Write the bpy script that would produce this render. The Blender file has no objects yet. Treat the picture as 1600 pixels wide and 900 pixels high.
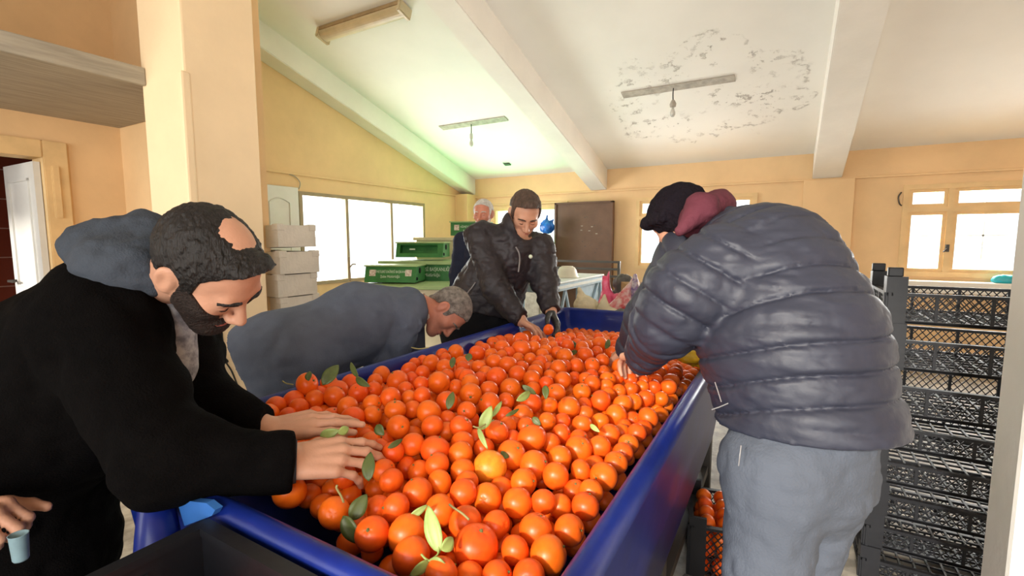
import bpy, bmesh, math, random
import numpy as np
from mathutils import Vector, Matrix, Euler

random.seed(7)
sc = bpy.context.scene
col = sc.collection

# ------------------------------------------------------------------ camera
FPX, EYE = 744.0, 1.38
PITCH = math.atan(75 / FPX)
YAW = math.atan(430 / math.hypot(FPX, 75))
FW = Vector((-math.sin(YAW) * math.cos(PITCH), math.cos(YAW) * math.cos(PITCH), -math.sin(PITCH)))
RT = Vector((math.cos(YAW), math.sin(YAW), 0))
UP = RT.cross(FW)
cam_d = bpy.data.cameras.new('camera')
cam = bpy.data.objects.new('camera', cam_d)
col.objects.link(cam)
cam_d.sensor_width = 36
cam_d.lens = FPX / 1600 * 36
cam_d.clip_start = 0.02
cam.matrix_world = Matrix(((RT.x, UP.x, -FW.x, 0), (RT.y, UP.y, -FW.y, 0), (RT.z, UP.z, -FW.z, EYE), (0, 0, 0, 1)))
sc.camera = cam

# ------------------------------------------------------------------ light and exposure
sc.view_settings.view_transform = 'Standard'
sc.view_settings.look = 'None'
sc.view_settings.exposure = 0.22
sc.view_settings.gamma = 1.0
sc.view_settings.use_curve_mapping = False
sc.cycles.use_denoising = True
sc.cycles.max_bounces = 8
sc.cycles.sample_clamp_indirect = 6.0
world = bpy.data.worlds.new('overcast_sky')
sc.world = world
world.use_nodes = True
bg = world.node_tree.nodes['Background']
bg.inputs['Color'].default_value = (0.93, 0.97, 1.0, 1)
bg.inputs['Strength'].default_value = 2.0


def area(name, loc, direction, sx, sy, power, color):
    d = bpy.data.lights.new(name, 'AREA')
    d.shape = 'RECTANGLE'
    d.size, d.size_y = sx, sy
    d.energy = power
    d.color = color
    o = bpy.data.objects.new(name, d)
    col.objects.link(o)
    o.location = loc
    o.rotation_euler = Vector(direction).to_track_quat('-Z', 'Y').to_euler()
    return o


# daylight entering through the windows and the big doorway behind the photographer, plus added green and rear fill lamps
area('daylight_window_left', (-5.35, 4.8, 1.35), (1, 0, 0.12), 2.6, 1.6, 230, (1, 0.98, 0.95))
area('daylight_window_back', (-1.15, 7.45, 1.6), (0, -1, 0.12), 1.9, 1.3, 210, (1, 0.98, 0.95))
area('green_fill_corner', (-3.8, 7.4, 1.2), (0.1, -0.6, 0.9), 1.3, 0.8, 48, (0.20, 1.0, 0.34)).data.spread = math.radians(110)  # added green lamp, tints the ceiling near the far corner
area('daylight_window_right', (2.1, 7.45, 1.6), (0, -1, 0.12), 2.4, 1.3, 270, (1, 0.98, 0.95))
area('daylight_doorway', (1.1, -2.5, 1.6), (0, 1, 0.10), 3.4, 2.6, 130, (1, 0.96, 0.9))
area('added_rear_fill', (-3.3, -2.5, 1.9), (-0.15, 1, 0.02), 2.4, 1.5, 80, (1, 0.93, 0.83)).data.spread = math.radians(120)  # fill lamp added to brighten the left wall and column
sd = bpy.data.lights.new('sun', 'SUN')
sd.energy = 3.9
sd.angle = math.radians(4)
sd.color = (1, 0.93, 0.82)
sun = bpy.data.objects.new('sun', sd)
col.objects.link(sun)
sun.rotation_euler = Vector((0.06, 1.0, -0.40)).to_track_quat('-Z', 'Y').to_euler()


# ------------------------------------------------------------------ materials
def mat(name, color, rough=0.6, spec=0.4, metal=0.0, bump=0.0, bscale=60.0, var=0.0, vscale=4.0,
        color2=None, objvar=0.0, coat=0.0, stretch=None, trans=0.0):
    m = bpy.data.materials.new(name)
    m.use_nodes = True
    nt = m.node_tree
    b = nt.nodes['Principled BSDF']
    b.inputs['Base Color'].default_value = (*color, 1)
    b.inputs['Roughness'].default_value = rough
    b.inputs['Specular IOR Level'].default_value = spec
    b.inputs['Metallic'].default_value = metal
    b.inputs['Coat Weight'].default_value = coat
    if trans:
        b.inputs['Transmission Weight'].default_value = trans
    tc = nt.nodes.new('ShaderNodeTexCoord')
    src = tc.outputs['Object']
    if stretch:
        mp = nt.nodes.new('ShaderNodeMapping')
        mp.inputs['Scale'].default_value = stretch
        nt.links.new(src, mp.inputs['Vector'])
        src = mp.outputs['Vector']
    if var or color2:
        n = nt.nodes.new('ShaderNodeTexNoise')
        n.inputs['Scale'].default_value = vscale
        n.inputs['Detail'].default_value = 6
        n.inputs['Roughness'].default_value = 0.6
        nt.links.new(src, n.inputs['Vector'])
        cr = nt.nodes.new('ShaderNodeValToRGB')
        c2 = color2 or tuple(min(1, c * (1 - var)) for c in color)
        cr.color_ramp.elements[0].color = (*c2, 1)
        cr.color_ramp.elements[1].color = (*color, 1)
        cr.color_ramp.elements[0].position = 0.36
        cr.color_ramp.elements[1].position = 0.62
        nt.links.new(n.outputs['Fac'], cr.inputs['Fac'])
        out = cr.outputs['Color']
        if objvar:
            oi = nt.nodes.new('ShaderNodeObjectInfo')
            hs = nt.nodes.new('ShaderNodeHueSaturation')
            mr = nt.nodes.new('ShaderNodeMapRange')
            mr.inputs['To Min'].default_value = 0.5 - objvar
            mr.inputs['To Max'].default_value = 0.5 + objvar
            nt.links.new(oi.outputs['Random'], mr.inputs['Value'])
            nt.links.new(mr.outputs['Result'], hs.inputs['Hue'])
            nt.links.new(out, hs.inputs['Color'])
            out = hs.outputs['Color']
        nt.links.new(out, b.inputs['Base Color'])
    if bump:
        n2 = nt.nodes.new('ShaderNodeTexNoise')
        n2.inputs['Scale'].default_value = bscale
        n2.inputs['Detail'].default_value = 4
        nt.links.new(src, n2.inputs['Vector'])
        bp = nt.nodes.new('ShaderNodeBump')
        bp.inputs['Strength'].default_value = bump
        bp.inputs['Distance'].default_value = 0.01
        nt.links.new(n2.outputs['Fac'], bp.inputs['Height'])
        nt.links.new(bp.outputs['Normal'], b.inputs['Normal'])
    return m


M = {}
M['yellow'] = mat('yellow_plaster', (0.82, 0.57, 0.32), 0.85, 0.2, bump=0.12, bscale=25, var=0.12, vscale=1.3)
M['white_plaster'] = mat('white_plaster', (0.86, 0.83, 0.77), 0.9, 0.2, bump=0.1, bscale=30, var=0.08, vscale=1.5)
M['column'] = mat('cream_plaster', (0.93, 0.73, 0.48), 0.85, 0.2, bump=0.12, bscale=40, var=0.07, vscale=2)
M['concrete'] = mat('grey_board', (0.42, 0.38, 0.31), 0.8, 0.3, bump=0.3, bscale=6, var=0.25, vscale=3, stretch=(12, 1, 12))
M['floor'] = mat('terrazzo', (0.42, 0.38, 0.32), 0.55, 0.4, bump=0.15, bscale=30, color2=(0.20, 0.18, 0.15), vscale=9)
M['tile'] = mat('brown_tile', (0.11, 0.022, 0.012), 0.2, 0.5)
M['grout'] = mat('pink_grout', (0.4, 0.25, 0.2), 0.7, 0.3)
M['cream_frame'] = mat('cream_paint', (0.78, 0.55, 0.28), 0.55, 0.4, var=0.12, vscale=6)
M['alu'] = mat('aged_aluminium', (0.34, 0.26, 0.15), 0.5, 0.4, var=0.15, vscale=8)
M['pvc'] = mat('white_pvc', (0.72, 0.72, 0.70), 0.4, 0.4, var=0.06, vscale=5)
M['dark_metal'] = mat('dark_metal', (0.05, 0.045, 0.04), 0.5, 0.5)
M['grille'] = mat('grille_paint', (0.35, 0.40, 0.45), 0.5, 0.4)
M['blue'] = mat('blue_gloss_paint', (0.006, 0.022, 0.21), 0.36, 0.28, bump=0.10, bscale=14, color2=(0.004, 0.013, 0.14), vscale=5, coat=0.08)
M['pale_blue_paint'] = mat('pale_blue_paint', (0.36, 0.49, 0.60), 0.5, 0.4, var=0.15, vscale=10)
M['grey_sheet'] = mat('grey_board_sheet', (0.10, 0.09, 0.08), 0.6, 0.4, bump=0.3, bscale=20, var=0.5, vscale=12)
M['orange'] = mat('orange_peel', (0.88, 0.138, 0.008), 0.36, 0.4, bump=0.03, bscale=60, color2=(0.82, 0.105, 0.006), vscale=1.2, objvar=0.006)
M['yellow_orange'] = mat('yellow_orange_peel', (0.93, 0.30, 0.022), 0.36, 0.4, bump=0.06, bscale=40, color2=(0.85, 0.22, 0.015), vscale=3)
M['leaf'] = mat('leaf_green', (0.10, 0.13, 0.035), 0.42, 0.4, var=0.35, vscale=30)
M['leaf_pale'] = mat('pale_leaf_green', (0.34, 0.44, 0.13), 0.45, 0.4, var=0.25, vscale=30)
M['stem'] = mat('stem', (0.30, 0.27, 0.11), 0.7, 0.3)
M['calyx'] = mat('calyx', (0.16, 0.16, 0.05), 0.7, 0.3)
M['skin'] = mat('skin', (0.60, 0.315, 0.205), 0.5, 0.35, bump=0.1, bscale=150, var=0.12, vscale=14)
M['skin_red'] = mat('ruddy_skin', (0.55, 0.22, 0.145), 0.5, 0.35, bump=0.1, bscale=150, var=0.18, vscale=14)
M['lip'] = mat('lip', (0.40, 0.13, 0.10), 0.45, 0.4)
M['hair_black'] = mat('black_hair', (0.012, 0.009, 0.008), 0.6, 0.4, bump=0.7, bscale=160, var=0.5, vscale=60, stretch=(1, 1, 0.25))
M['hair_brown'] = mat('brown_hair', (0.095, 0.058, 0.042), 0.6, 0.4, bump=0.7, bscale=160, var=0.45, vscale=60, stretch=(1, 1, 0.25))
M['hair_grey'] = mat('grey_hair', (0.27, 0.24, 0.215), 0.65, 0.3, bump=0.7, bscale=160, color2=(0.10, 0.085, 0.075), vscale=40)
M['hair_white'] = mat('white_hair', (0.62, 0.60, 0.56), 0.65, 0.3, bump=0.6, bscale=120, var=0.3, vscale=40)
M['beard'] = mat('beard', (0.030, 0.018, 0.014), 0.7, 0.3, bump=0.8, bscale=260, var=0.4, vscale=90)
M['black_wool'] = mat('black_wool', (0.0035, 0.003, 0.003), 0.95, 0.05, bump=0.4, bscale=300, var=0.3, vscale=20)
M['hood'] = mat('slate_fleece', (0.055, 0.066, 0.085), 0.9, 0.2, bump=0.3, bscale=250, var=0.2, vscale=10)
M['blue_wool'] = mat('slate_blue_wool', (0.115, 0.138, 0.195), 0.9, 0.2, bump=0.3, bscale=300, var=0.15, vscale=12)
M['navy'] = mat('navy_cloth', (0.014, 0.017, 0.035), 0.85, 0.2, bump=0.3, bscale=250)
M['plum_nylon'] = mat('dark_plum_nylon', (0.022, 0.0175, 0.022), 0.55, 0.4, bump=0.25, bscale=60, var=0.2, vscale=9)
M['puffer'] = mat('charcoal_nylon', (0.026, 0.029, 0.046), 0.52, 0.4, bump=0.16, bscale=30, var=0.12, vscale=8)
M['trouser_grey'] = mat('grey_blue_twill', (0.085, 0.098, 0.125), 0.85, 0.25, bump=0.25, bscale=200, var=0.10, vscale=9)
M['black_cloth'] = mat('black_cloth', (0.008, 0.008, 0.010), 0.85, 0.2, bump=0.2, bscale=200)
M['brown_cloth'] = mat('brown_cloth', (0.05, 0.024, 0.018), 0.85, 0.2, bump=0.3, bscale=200)
M['fleece_black'] = mat('black_fleece', (0.012, 0.009, 0.013), 0.95, 0.1, bump=0.9, bscale=90)
M['maroon'] = mat('maroon_jersey', (0.12, 0.030, 0.045), 0.85, 0.2, bump=0.3, bscale=90, var=0.2, vscale=14)
M['shirt_grey'] = mat('pale_grey_shirt', (0.40, 0.40, 0.42), 0.8, 0.2, color2=(0.13, 0.13, 0.15), vscale=40)
M['white_cloth'] = mat('white_cloth', (0.75, 0.70, 0.62), 0.8, 0.2)
M['zip'] = mat('zip_metal', (0.28, 0.28, 0.29), 0.4, 0.5, metal=0.5)
M['glove'] = mat('black_glove', (0.022, 0.023, 0.024), 0.4, 0.5, bump=0.2, bscale=80)
M['shoe'] = mat('black_leather', (0.012, 0.011, 0.011), 0.45, 0.5)
M['crate'] = mat('black_plastic', (0.010, 0.011, 0.015), 0.45, 0.4, bump=0.05, bscale=40, var=0.3, vscale=8)
M['hive_green'] = mat('green_paint', (0.035, 0.20, 0.045), 0.5, 0.4, var=0.25, vscale=10)
M['hive_pale'] = mat('pale_green_lid', (0.34, 0.47, 0.20), 0.5, 0.4, var=0.15, vscale=8)
M['hive_cream'] = mat('cream_board', (0.62, 0.54, 0.38), 0.6, 0.3, var=0.15, vscale=8)
M['label_white'] = mat('label_white', (0.72, 0.66, 0.58), 0.5, 0.3, color2=(0.42, 0.30, 0.26), vscale=60)
M['letter'] = mat('white_letter', (0.62, 0.72, 0.58), 0.5, 0.3)
M['styro'] = mat('white_foam', (0.66, 0.60, 0.52), 0.8, 0.2, bump=0.25, bscale=60, var=0.12, vscale=7)
M['brown_metal'] = mat('brown_paint', (0.15, 0.080, 0.052), 0.5, 0.4, bump=0.1, bscale=20, var=0.22, vscale=5)
M['basin'] = mat('cream_plastic', (0.72, 0.70, 0.60), 0.4, 0.4, var=0.06, vscale=8)
M['table_top'] = mat('pale_table_top', (0.66, 0.70, 0.68), 0.5, 0.4, var=0.12, vscale=6)
M['bag_blue'] = mat('blue_film', (0.01, 0.16, 0.62), 0.25, 0.5, color2=(0.006, 0.07, 0.33), vscale=12, bump=0.4, bscale=25)
M['bag_cyan'] = mat('turquoise_film', (0.03, 0.48, 0.58), 0.3, 0.5, bump=0.5, bscale=30, var=0.25, vscale=12)
M['bag_pink'] = mat('pink_film', (0.80, 0.13, 0.27), 0.3, 0.5, color2=(0.62, 0.05, 0.12), vscale=10, bump=0.4, bscale=25)
M['bag_yellow'] = mat('yellow_film', (0.78, 0.52, 0.02), 0.35, 0.5, color2=(0.52, 0.30, 0.01), vscale=14, bump=0.5, bscale=30)
M['sack_white'] = mat('cream_sack', (0.72, 0.66, 0.48), 0.7, 0.3, var=0.2, vscale=14, bump=0.5, bscale=30)
M['bag_red'] = mat('red_white_film', (0.60, 0.05, 0.08), 0.35, 0.5, color2=(0.75, 0.62, 0.60), vscale=16, bump=0.4, bscale=25)
M['bag_purple'] = mat('purple_print_film', (0.16, 0.10, 0.30), 0.35, 0.5, color2=(0.66, 0.62, 0.66), vscale=30, bump=0.4, bscale=25)
M['bag_grey'] = mat('dark_grey_film', (0.10, 0.095, 0.09), 0.5, 0.4, var=0.4, vscale=14, bump=0.5, bscale=30)
M['cardboard'] = mat('cardboard', (0.42, 0.25, 0.12), 0.8, 0.2, var=0.15, vscale=9)
M['lamp_box'] = mat('aged_lamp_enamel', (0.42, 0.29, 0.16), 0.55, 0.4, var=0.2, vscale=8)
M['diffuser'] = mat('aged_diffuser', (0.62, 0.50, 0.32), 0.4, 0.4, var=0.15, vscale=5)
M['plate'] = mat('grey_plate', (0.46, 0.42, 0.36), 0.7, 0.3, var=0.3, vscale=14)
M['bulb'] = mat('bulb_glass', (0.55, 0.54, 0.50), 0.15, 0.5)
M['wire'] = mat('black_wire', (0.012, 0.012, 0.012), 0.5, 0.4)
M['lit_blue'] = mat('lit_blue_paint', (0.05, 0.20, 0.62), 0.35, 0.5, var=0.15, vscale=8)  # lighter blue painted for the lit part of the trough wall
M['cup'] = mat('pale_blue_cup', (0.25, 0.38, 0.43), 0.5, 0.3, var=0.2, vscale=20)


def glass_material():
    m = bpy.data.materials.new('window_glass')
    m.use_nodes = True
    nt = m.node_tree
    nt.nodes.remove(nt.nodes['Principled BSDF'])
    out = nt.nodes['Material Output']
    t = nt.nodes.new('ShaderNodeBsdfTransparent')
    t.inputs['Color'].default_value = (0.95, 0.97, 0.97, 1)
    g = nt.nodes.new('ShaderNodeBsdfGlossy')
    g.inputs['Roughness'].default_value = 0.05
    mx = nt.nodes.new('ShaderNodeMixShader')
    mx.inputs['Fac'].default_value = 0.06
    nt.links.new(t.outputs[0], mx.inputs[1])
    nt.links.new(g.outputs[0], mx.inputs[2])
    nt.links.new(mx.outputs[0], out.inputs['Surface'])
    return m


M['glass'] = glass_material()


def ceiling_material():
    """white plaster with flaking, cracked paint in one damp area"""
    m = mat('ceiling_plaster', (0.86, 0.84, 0.79), 0.9, 0.2, var=0.05, vscale=1.2)
    nt = m.node_tree
    b = nt.nodes['Principled BSDF']
    base = b.inputs['Base Color'].links[0].from_socket
    tc = [n for n in nt.nodes if n.type == 'TEX_COORD'][0]
    # damp area mask: warped blob around (-0.9, 5.6)
    nz = nt.nodes.new('ShaderNodeTexNoise')
    nz.inputs['Scale'].default_value = 2.2
    nz.inputs['Detail'].default_value = 5
    nt.links.new(tc.outputs['Object'], nz.inputs['Vector'])
    mp = nt.nodes.new('ShaderNodeMapping')
    mp.vector_type = 'POINT'
    mp.inputs['Location'].default_value = (0.9 / 1.15, -5.55 / 1.0, 0)
    mp.inputs['Scale'].default_value = (1 / 1.15, 1 / 1.0, 0)
    nt.links.new(tc.outputs['Object'], mp.inputs['Vector'])
    ln = nt.nodes.new('ShaderNodeVectorMath')
    ln.operation = 'LENGTH'
    nt.links.new(mp.outputs['Vector'], ln.inputs[0])
    ad = nt.nodes.new('ShaderNodeMath')
    ad.operation = 'ADD'
    nt.links.new(ln.outputs['Value'], ad.inputs[0])
    nt.links.new(nz.outputs['Fac'], ad.inputs[1])
    def ramp(sock, pts):
        r = nt.nodes.new('ShaderNodeValToRGB')
        e = r.color_ramp.elements
        e[0].position, e[0].color = pts[0][0], (pts[0][1],) * 3 + (1,)
        e[1].position, e[1].color = pts[1][0], (pts[1][1],) * 3 + (1,)
        for p, v in pts[2:]:
            x = e.new(p)
            x.color = (v, v, v, 1)
        nt.links.new(sock, r.inputs['Fac'])
        return r.outputs['Color']
    half = nt.nodes.new('ShaderNodeMath')
    half.operation = 'MULTIPLY'
    half.inputs[1].default_value = 0.5
    nt.links.new(ad.outputs[0], half.inputs[0])
    inside = ramp(half.outputs[0], [(0.60, 1.0), (0.72, 0.0)])
    rim = ramp(half.outputs[0], [(0.0, 0.0), (0.655, 0.0), (0.67, 0.7), (0.685, 0.0)])
    # flakes
    n2 = nt.nodes.new('ShaderNodeTexNoise')
    n2.inputs['Scale'].default_value = 9
    n2.inputs['Detail'].default_value = 9
    n2.inputs['Roughness'].default_value = 0.72
    nt.links.new(tc.outputs['Object'], n2.inputs['Vector'])
    fl = ramp(n2.outputs['Fac'], [(0.0, 0.0), (0.55, 0.0), (0.60, 1.0), (0.64, 0.2)])
    n3 = nt.nodes.new('ShaderNodeTexNoise')
    n3.inputs['Scale'].default_value = 2.6
    n3.inputs['Detail'].default_value = 3
    nt.links.new(tc.outputs['Object'], n3.inputs['Vector'])
    patch = ramp(n3.outputs['Fac'], [(0.45, 0.0), (0.62, 1.0)])
    def mul(a, c):
        x = nt.nodes.new('ShaderNodeMath')
        x.operation = 'MULTIPLY'
        x.use_clamp = True
        nt.links.new(a, x.inputs[0])
        nt.links.new(c, x.inputs[1])
        return x.outputs[0]
    flake = mul(mul(fl, inside), patch)
    rimf = mul(rim, ramp(n2.outputs['Fac'], [(0.50, 0.0), (0.58, 1.0)]))
    tot = nt.nodes.new('ShaderNodeMath')
    tot.operation = 'MAXIMUM'
    nt.links.new(flake, tot.inputs[0])
    nt.links.new(rimf, tot.inputs[1])
    mx = nt.nodes.new('ShaderNodeMix')
    mx.data_type = 'RGBA'
    nt.links.new(tot.outputs[0], mx.inputs['Factor'])
    nt.links.new(base, mx.inputs['A'])
    mx.inputs['B'].default_value = (0.30, 0.27, 0.23, 1)
    nt.links.new(mx.outputs['Result'], b.inputs['Base Color'])
    bp = nt.nodes.new('ShaderNodeBump')
    bp.inputs['Strength'].default_value = 0.4
    bp.inputs['Distance'].default_value = 0.01
    bp.invert = True
    nt.links.new(tot.outputs[0], bp.inputs['Height'])
    nt.links.new(bp.outputs['Normal'], b.inputs['Normal'])
    return m


M['ceiling'] = ceiling_material()


# ------------------------------------------------------------------ helpers
def at(x, y, d):
    """point seen at frame position x, y at distance d along the view axis"""
    r = FW * FPX + RT * (x - 800) + UP * (450 - y)
    return Vector((0, 0, EYE)) + r * (d / FPX)


def link(name, me, m=None, parent=None, smooth=False):
    o = bpy.data.objects.new(name, me)
    col.objects.link(o)
    if m is not None:
        me.materials.append(m)
    if parent is not None:
        o.parent = parent
        o.matrix_parent_inverse = Matrix.Translation(-parent.location) if False else parent.matrix_basis.inverted()
    if smooth:
        me.polygons.foreach_set('use_smooth', [True] * len(me.polygons))
    return o


def obj(name, bm, m=None, parent=None, smooth=False):
    me = bpy.data.meshes.new(name)
    bmesh.ops.recalc_face_normals(bm, faces=bm.faces[:])
    bm.to_mesh(me)
    bm.free()
    return link(name, me, m, parent, smooth)


def tag(o, label, cat, group=None, kind=None):
    if label:
        o['label'] = label
    if cat:
        o['category'] = cat
    if group:
        o['group'] = group
    if kind:
        o['kind'] = kind
    return o


def empty(name, loc, rz=0.0):
    o = bpy.data.objects.new(name, None)
    o.empty_display_size = 0.05
    col.objects.link(o)
    o.location = loc
    o.rotation_euler = (0, 0, rz)
    return o


def add_box(bm, lo, hi, mtx=None, taper=None):
    vs = []
    for z in (lo[2], hi[2]):
        for y in (lo[1], hi[1]):
            for x in (lo[0], hi[0]):
                p = Vector((x, y, z))
                if taper and z == hi[2]:
                    cx, cy = (lo[0] + hi[0]) / 2, (lo[1] + hi[1]) / 2
                    p.x = cx + (p.x - cx) * taper
                    p.y = cy + (p.y - cy) * taper
                if mtx is not None:
                    p = mtx @ p
                vs.append(bm.verts.new(p))
    for f in ((0, 1, 3, 2), (4, 6, 7, 5), (0, 4, 5, 1), (2, 3, 7, 6), (0, 2, 6, 4), (1, 5, 7, 3)):
        bm.faces.new([vs[i] for i in f])


def box_bm(lo, hi, bevel=0.0, mtx=None, seg=2):
    bm = bmesh.new()
    add_box(bm, lo, hi, mtx)
    if bevel:
        bmesh.ops.bevel(bm, geom=bm.edges[:], offset=bevel, segments=seg, affect='EDGES', profile=0.5)
    return bm


def add_bar(bm, a, b, w, h=None, up=(0, 0, 1)):
    a, b = Vector(a), Vector(b)
    d = (b - a)
    L = d.length
    d.normalize()
    u = Vector(up)
    s = d.cross(u)
    if s.length < 1e-4:
        s = d.cross(Vector((1, 0, 0)))
    s.normalize()
    u = s.cross(d)
    h = h or w
    m = Matrix(((s.x, d.x, u.x, a.x), (s.y, d.y, u.y, a.y), (s.z, d.z, u.z, a.z), (0, 0, 0, 1)))
    add_box(bm, (-w / 2, 0, -h / 2), (w / 2, L, h / 2), m)


def add_tube(bm, pts, r, n=8, cap=True):
    pts = [Vector(p) for p in pts]
    rs = r if isinstance(r, (list, tuple)) else [r] * len(pts)
    rings = []
    prev = None
    for i, p in enumerate(pts):
        d = (pts[min(i + 1, len(pts) - 1)] - pts[max(i - 1, 0)]).normalized()
        if prev is None:
            s = d.orthogonal().normalized()
        else:
            s = (prev - d * prev.dot(d)).normalized()
        prev = s
        t = d.cross(s)
        rings.append([bm.verts.new(p + (s * math.cos(a) + t * math.sin(a)) * rs[i]) for a in [2 * math.pi * k / n for k in range(n)]])
    for A, B in zip(rings, rings[1:]):
        for k in range(n):
            bm.faces.new((A[k], A[(k + 1) % n], B[(k + 1) % n], B[k]))
    if cap:
        bm.faces.new(rings[0][::-1])
        bm.faces.new(rings[-1])


def smooth_path(pts, n=8):
    pts = [Vector(p) for p in pts]
    out = []
    for i in range(len(pts) - 1):
        p0, p1, p2, p3 = pts[max(i - 1, 0)], pts[i], pts[i + 1], pts[min(i + 2, len(pts) - 1)]
        for k in range(n):
            t = k / n
            out.append(0.5 * ((2 * p1) + (p2 - p0) * t + (2 * p0 - 5 * p1 + 4 * p2 - p3) * t * t + (3 * p1 - p0 - 3 * p2 + p3) * t ** 3))
    out.append(pts[-1])
    return out


def lathe(bm, prof, n=24, mtx=None):
    rings = []
    for r, z in prof:
        ring = []
        for k in range(n):
            a = 2 * math.pi * k / n
            p = Vector((r * math.cos(a), r * math.sin(a), z))
            ring.append(bm.verts.new(mtx @ p if mtx is not None else p))
        rings.append(ring)
    for A, B in zip(rings, rings[1:]):
        for k in range(n):
            bm.faces.new((A[k], A[(k + 1) % n], B[(k + 1) % n], B[k]))
    bm.faces.new(rings[0][::-1])
    bm.faces.new(rings[-1])


def copy_tree(o, parent=None):
    c = o.copy()
    col.objects.link(c)
    if parent is not None:
        c.parent = parent
    for ch in list(o.children):
        copy_tree(ch, c)
    return c


# ---- signed distance modelling: smooth bodies, clothes, bags
def V(p):
    return np.array((p[0], p[1], p[2]), dtype=np.float64)


def nrm(v):
    v = V(v)
    return v / np.linalg.norm(v)


def s_cone(a, b, ra, rb, wide=None, ratio=1.0):
    """rounded cone; wide/ratio stretch its cross-section along the direction wide"""
    a, b = V(a), V(b)
    ab = b - a
    l2 = max(ab @ ab, 1e-9)
    if wide is not None:
        w = V(wide)
        w = w - ab * (w @ ab) / l2
        w = w / np.linalg.norm(w)

    def f(P):
        q = P - a
        t = np.clip(q @ ab / l2, 0, 1)
        e = q - t[:, None] * ab
        if wide is not None:
            e = e + np.outer(e @ w * (1 / ratio - 1), w)
        d = np.sqrt((e * e).sum(1)) - (ra + (rb - ra) * t)
        return d
    return f


def s_ell(c, r, R=None):
    c, r = V(c), V(r)

    def f(P):
        q = P - c
        if R is not None:
            q = q @ R
        k0 = np.sqrt(((q / r) ** 2).sum(1))
        k1 = np.sqrt(((q / (r * r)) ** 2).sum(1)) + 1e-9
        return k0 * (k0 - 1) / k1
    return f


def smin(a, b, k):
    if k <= 0:
        return np.minimum(a, b)
    h = np.clip(0.5 + 0.5 * (b - a) / k, 0, 1)
    return b + (a - b) * h - k * h * (1 - h)


def s_union(fs, k=0.02):
    def f(P):
        d = fs[0](P)
        for g in fs[1:]:
            d = smin(d, g(P), k)
        return d
    return f


def s_local(f0, c, r):
    """evaluates f0 only near the ball (c, r)"""
    c = V(c)

    def f(P):
        d = np.sqrt(((P - c) ** 2).sum(1)) - r
        out = np.maximum(d, 0) + 0.03
        m = d < 0.03
        if m.any():
            out[m] = f0(P[m])
        return out
    return f


def s_sub(f0, g, k=0.01):
    def f(P):
        return -smin(-f0(P), g(P), k)
    return f


def s_cut(f0, p, n, k=0.0):
    """keeps what lies behind the plane through p with normal n"""
    p, n = V(p), nrm(n)

    def f(P):
        pl = (P - p) @ n
        return -smin(-f0(P), -pl, k) if k else np.maximum(f0(P), pl)
    return f


def s_tf(f0, c, R):
    """place a field that is written in local coordinates; R has the local axes as columns"""
    c = V(c)
    R = np.array(R)

    def f(P):
        return f0((P - c) @ R)
    return f


def vnoise(P, freq, seed=0):
    q = P * freq + 17.3 * seed + 100.0
    i = np.floor(q).astype(np.int64)
    t = q - i
    t = t * t * (3 - 2 * t)

    def h(a, b, c):
        n = (a * 73856093) ^ (b * 19349663) ^ (c * 83492791)
        n = (n ^ (n >> 13)) * 1274126177
        return ((n ^ (n >> 16)) & 0xffff) / 65535.0 * 2 - 1
    r = 0
    for dx in (0, 1):
        for dy in (0, 1):
            for dz in (0, 1):
                w = (t[:, 0] if dx else 1 - t[:, 0]) * (t[:, 1] if dy else 1 - t[:, 1]) * (t[:, 2] if dz else 1 - t[:, 2])
                r = r + w * h(i[:, 0] + dx, i[:, 1] + dy, i[:, 2] + dz)
    return r


def s_fold(f0, amp, A, seed=0):
    """cloth folds: ridged noise, A holds the frequencies along x, y, z (or a 3x3 matrix)"""
    A = np.array(A, dtype=np.float64)
    A = np.diag(A) if A.ndim == 1 else A

    def f(P):
        n = vnoise(P @ A, 1.0, seed)
        n2 = vnoise(P @ A, 2.1, seed + 3)
        n3 = vnoise(P @ A, 3.7, seed + 5)
        return f0(P) + amp * (0.75 * (0.45 - np.abs(n)) + 0.55 * (0.45 - np.abs(n2)) + 0.30 * (0.45 - np.abs(n3)))
    return f


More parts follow.
